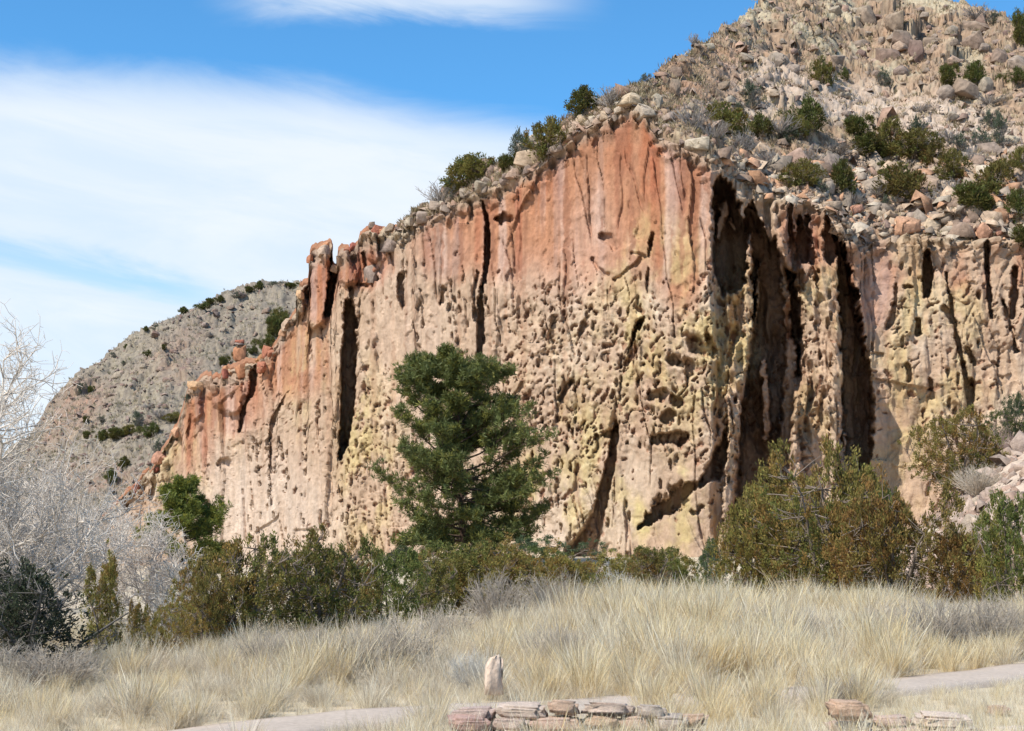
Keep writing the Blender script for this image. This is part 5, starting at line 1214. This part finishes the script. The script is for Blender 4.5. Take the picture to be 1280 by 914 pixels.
_cx = np.floor(X_/.55).astype(np.int64); _cy = np.floor(D/.55).astype(np.int64); _r1 = h01(_cx, _cy, 701); _r2 = h01(_cx, _cy, 702); cellr = h01(_cx, _cy, 703); cellk = h01(_cx, _cy, 704)
X_ = X_+((_cx+.15+.7*_r1)*.55-X_)*.5; D = D+((_cy+.15+.7*_r2)*.55-D)*.5; px = proj(np.stack([X_, D, 0*D], -1))[0]
dp = path_dist(X_, D); side_far = D > np.interp(X_, PC[:, 0], PC[:, 1])
keep_ = (dp > .64+.12*rng.random(len(px)))|((px > 545) & (px < 1130) & (dp > .35)); keep_ &= ~(D > 26.5+9.5*sst(px, 470, 820)+5*rng.random(len(px)))
patch = fbm(X_/1.6, D/2.2, 3, 501); patch2 = fbm(X_/4, D/6, 3, 502)
keep_ &= ~((np.abs(px-705) < 150) & (D < 12.9) & (rng.random(len(px)) < .62)) & ~((px > 1020) & (D < 13.3) & (rng.random(len(px)) < .88))
keep_ &= ~((np.abs(px-705) < 150) & (np.abs(D-13.0) < .28) & (rng.random(len(px)) < .9)) & ~((px > 1020) & (np.abs(D-13.4) < .28) & (rng.random(len(px)) < .9))
keep_ &= ~((px > 1120) & (D > 14) & (D < 21.5) & ~side_far & (rng.random(len(px)) < .45))
keep_ &= ~((np.abs(px-617) < 22) & (D > 15) & (D < 16.95))
base_h = np.where(side_far, .46+.22*sst(px, 560, 820)*sst(1330-px, 130, 240)+.06*sst(D, 22, 34), .30)
base_h = np.where(px < 300, .40, base_h); base_h = np.where((px > 980) & ~side_far, .20, base_h)
base_h = base_h*np.where((D < 14) & (D > 12.4), .75, 1)
base_h = np.where((px > 560) & (px < 1120) & (dp < 1.6), .46, base_h)
base_h = base_h*(1+.08*sst(D, 27, 40)*(px > 620))
scl = np.clip(base_h*(1+.7*patch+.4*patch2)*(.68+.5*cellr)*rng.uniform(.75, 1.15, len(px)), .08, 1.2)
keep_ &= ~((cellr < .34) & (rng.random(len(px)) < .8)); tall_ = (cellk > .93) & side_far; scl = np.where(tall_, scl*1.25, scl)
ix = np.where(patch2+.9*(cellk-.5)*2 > -.15, rng.integers(0, 2, len(px)), rng.integers(2, 4, len(px))); ix = np.where(rng.random(len(px)) < .10, 4, ix); ix = np.where(rng.random(len(px)) < .08, 5, ix)
ix = np.where((rng.random(len(px)) < np.where(px < 620, .45, .22)), rng.integers(2, 4, len(px)), ix)
tw = rng.random(len(px)) < np.where(px < 620, .34, .12)*(patch2 > -.25); ix = np.where(tw, rng.integers(6, 8, len(px)), ix); scl = np.where(tw, scl*.9, scl)
keep_ &= ~((fbm(X_/.8, D/1.1, 2, 503) < -.22) & (rng.random(len(px)) < .8))
P = np.stack([X_, D, np.where(D < 70, ground_z(X_, D), 0)], -1)[keep_]
scatter('dry_grass', 'pale dry bunch grass covering the meadow', P, ix[keep_], scl[keep_], rng.normal(size=keep_.sum())*1.3)
print('grass tufts', keep_.sum())
# litter of short stems near the walls
px, D, X_ = grass_points(9000, 9.0, 20); k = (path_dist(X_, D) > .8); P = np.stack([X_, D, ground_z(X_, D)], -1)[k]
scatter('short_grass', 'short dry stems and litter near the walls and path', P, rng.integers(2, 6, k.sum()), rng.uniform(.08, .2, k.sum()), rng.uniform(0, 6, k.sum()))

px, D, X_ = grass_points(900, 12.0, 12.8, 480, 1320); k = rng.random(len(px)) < .75; P = np.stack([X_, D, ground_z(X_, D)], -1)[k]
scatter('front_grass', 'thin dry stalks standing in front of the stone walls', P, rng.integers(3, 6, k.sum()), rng.uniform(.12, .42, k.sum()), rng.uniform(0, 6, k.sum()))
# broken rock of the talus apron at the right
TI = []
for i in range(26):
    x = random.uniform(1165, 1320); D = random.uniform(62, 104); s_ = random.uniform(7, 20)*(1 if i > 4 else 1.6)
    boulder(x, 0, s_*1.3, s_, random.choice(('pale', 'tan', 'pale')), 'block', (lambda xy: f'pale talus block {where(float(xy[0]), float(xy[1]))}')(proj(on_ground(x, D))), 'pale blocks on the talus', .35, p=on_ground(x, D))
tx = rng.uniform(1090, 1340, 2500); tD = rng.uniform(50, 112, 2500); tX = ray(tx, 690+0*tx)[0]*tD
rubble(2500, lambda n: np.stack([tX, tD, ground_z(tX, tD)-.04], -1), lambda n: rng.gamma(1.2, .12, n)+.05, [RC['pale'], RC['tan'], (.42, .33, .26)], 'talus_rubble', 'pale broken stones on the talus apron')

# alike labels: say which of them
bl = {}
for o in SC.objects:
    if o.parent is None and o.get('label') and o.get('group') in ('boulders strewn over the hillside', 'cap stones along the rim', 'red brown blocks on the left rim', 'dark stones on the far ridge', 'pale blocks on the talus'): bl.setdefault(o['label'], []).append(o)
for l_, os_ in bl.items():
    if len(os_) > 1:
        os_.sort(key=lambda o: float(proj(np.array(o.location))[0])); n_ = len(os_)
        names = {2: ('leftmost', 'rightmost'), 3: ('leftmost', 'middle', 'rightmost'), 4: ('leftmost', 'second', 'third', 'rightmost')}.get(n_, ('leftmost', 'second', 'third', 'fourth', 'fifth', 'sixth', 'seventh', 'eighth', 'ninth')[:n_])
        for o, k in zip(os_, names): o['label'] = f'{k} {l_}'

for o in SC.objects:
    if o.parent is None and o.get('label') and len(o['label'].split()) > 16: o['label'] = o['label'].replace('somewhat ', '').replace('middling ', '').replace('evergreen ', '').replace(' well ', ' ').replace('lying ', ''); print('LBL', o['label'])
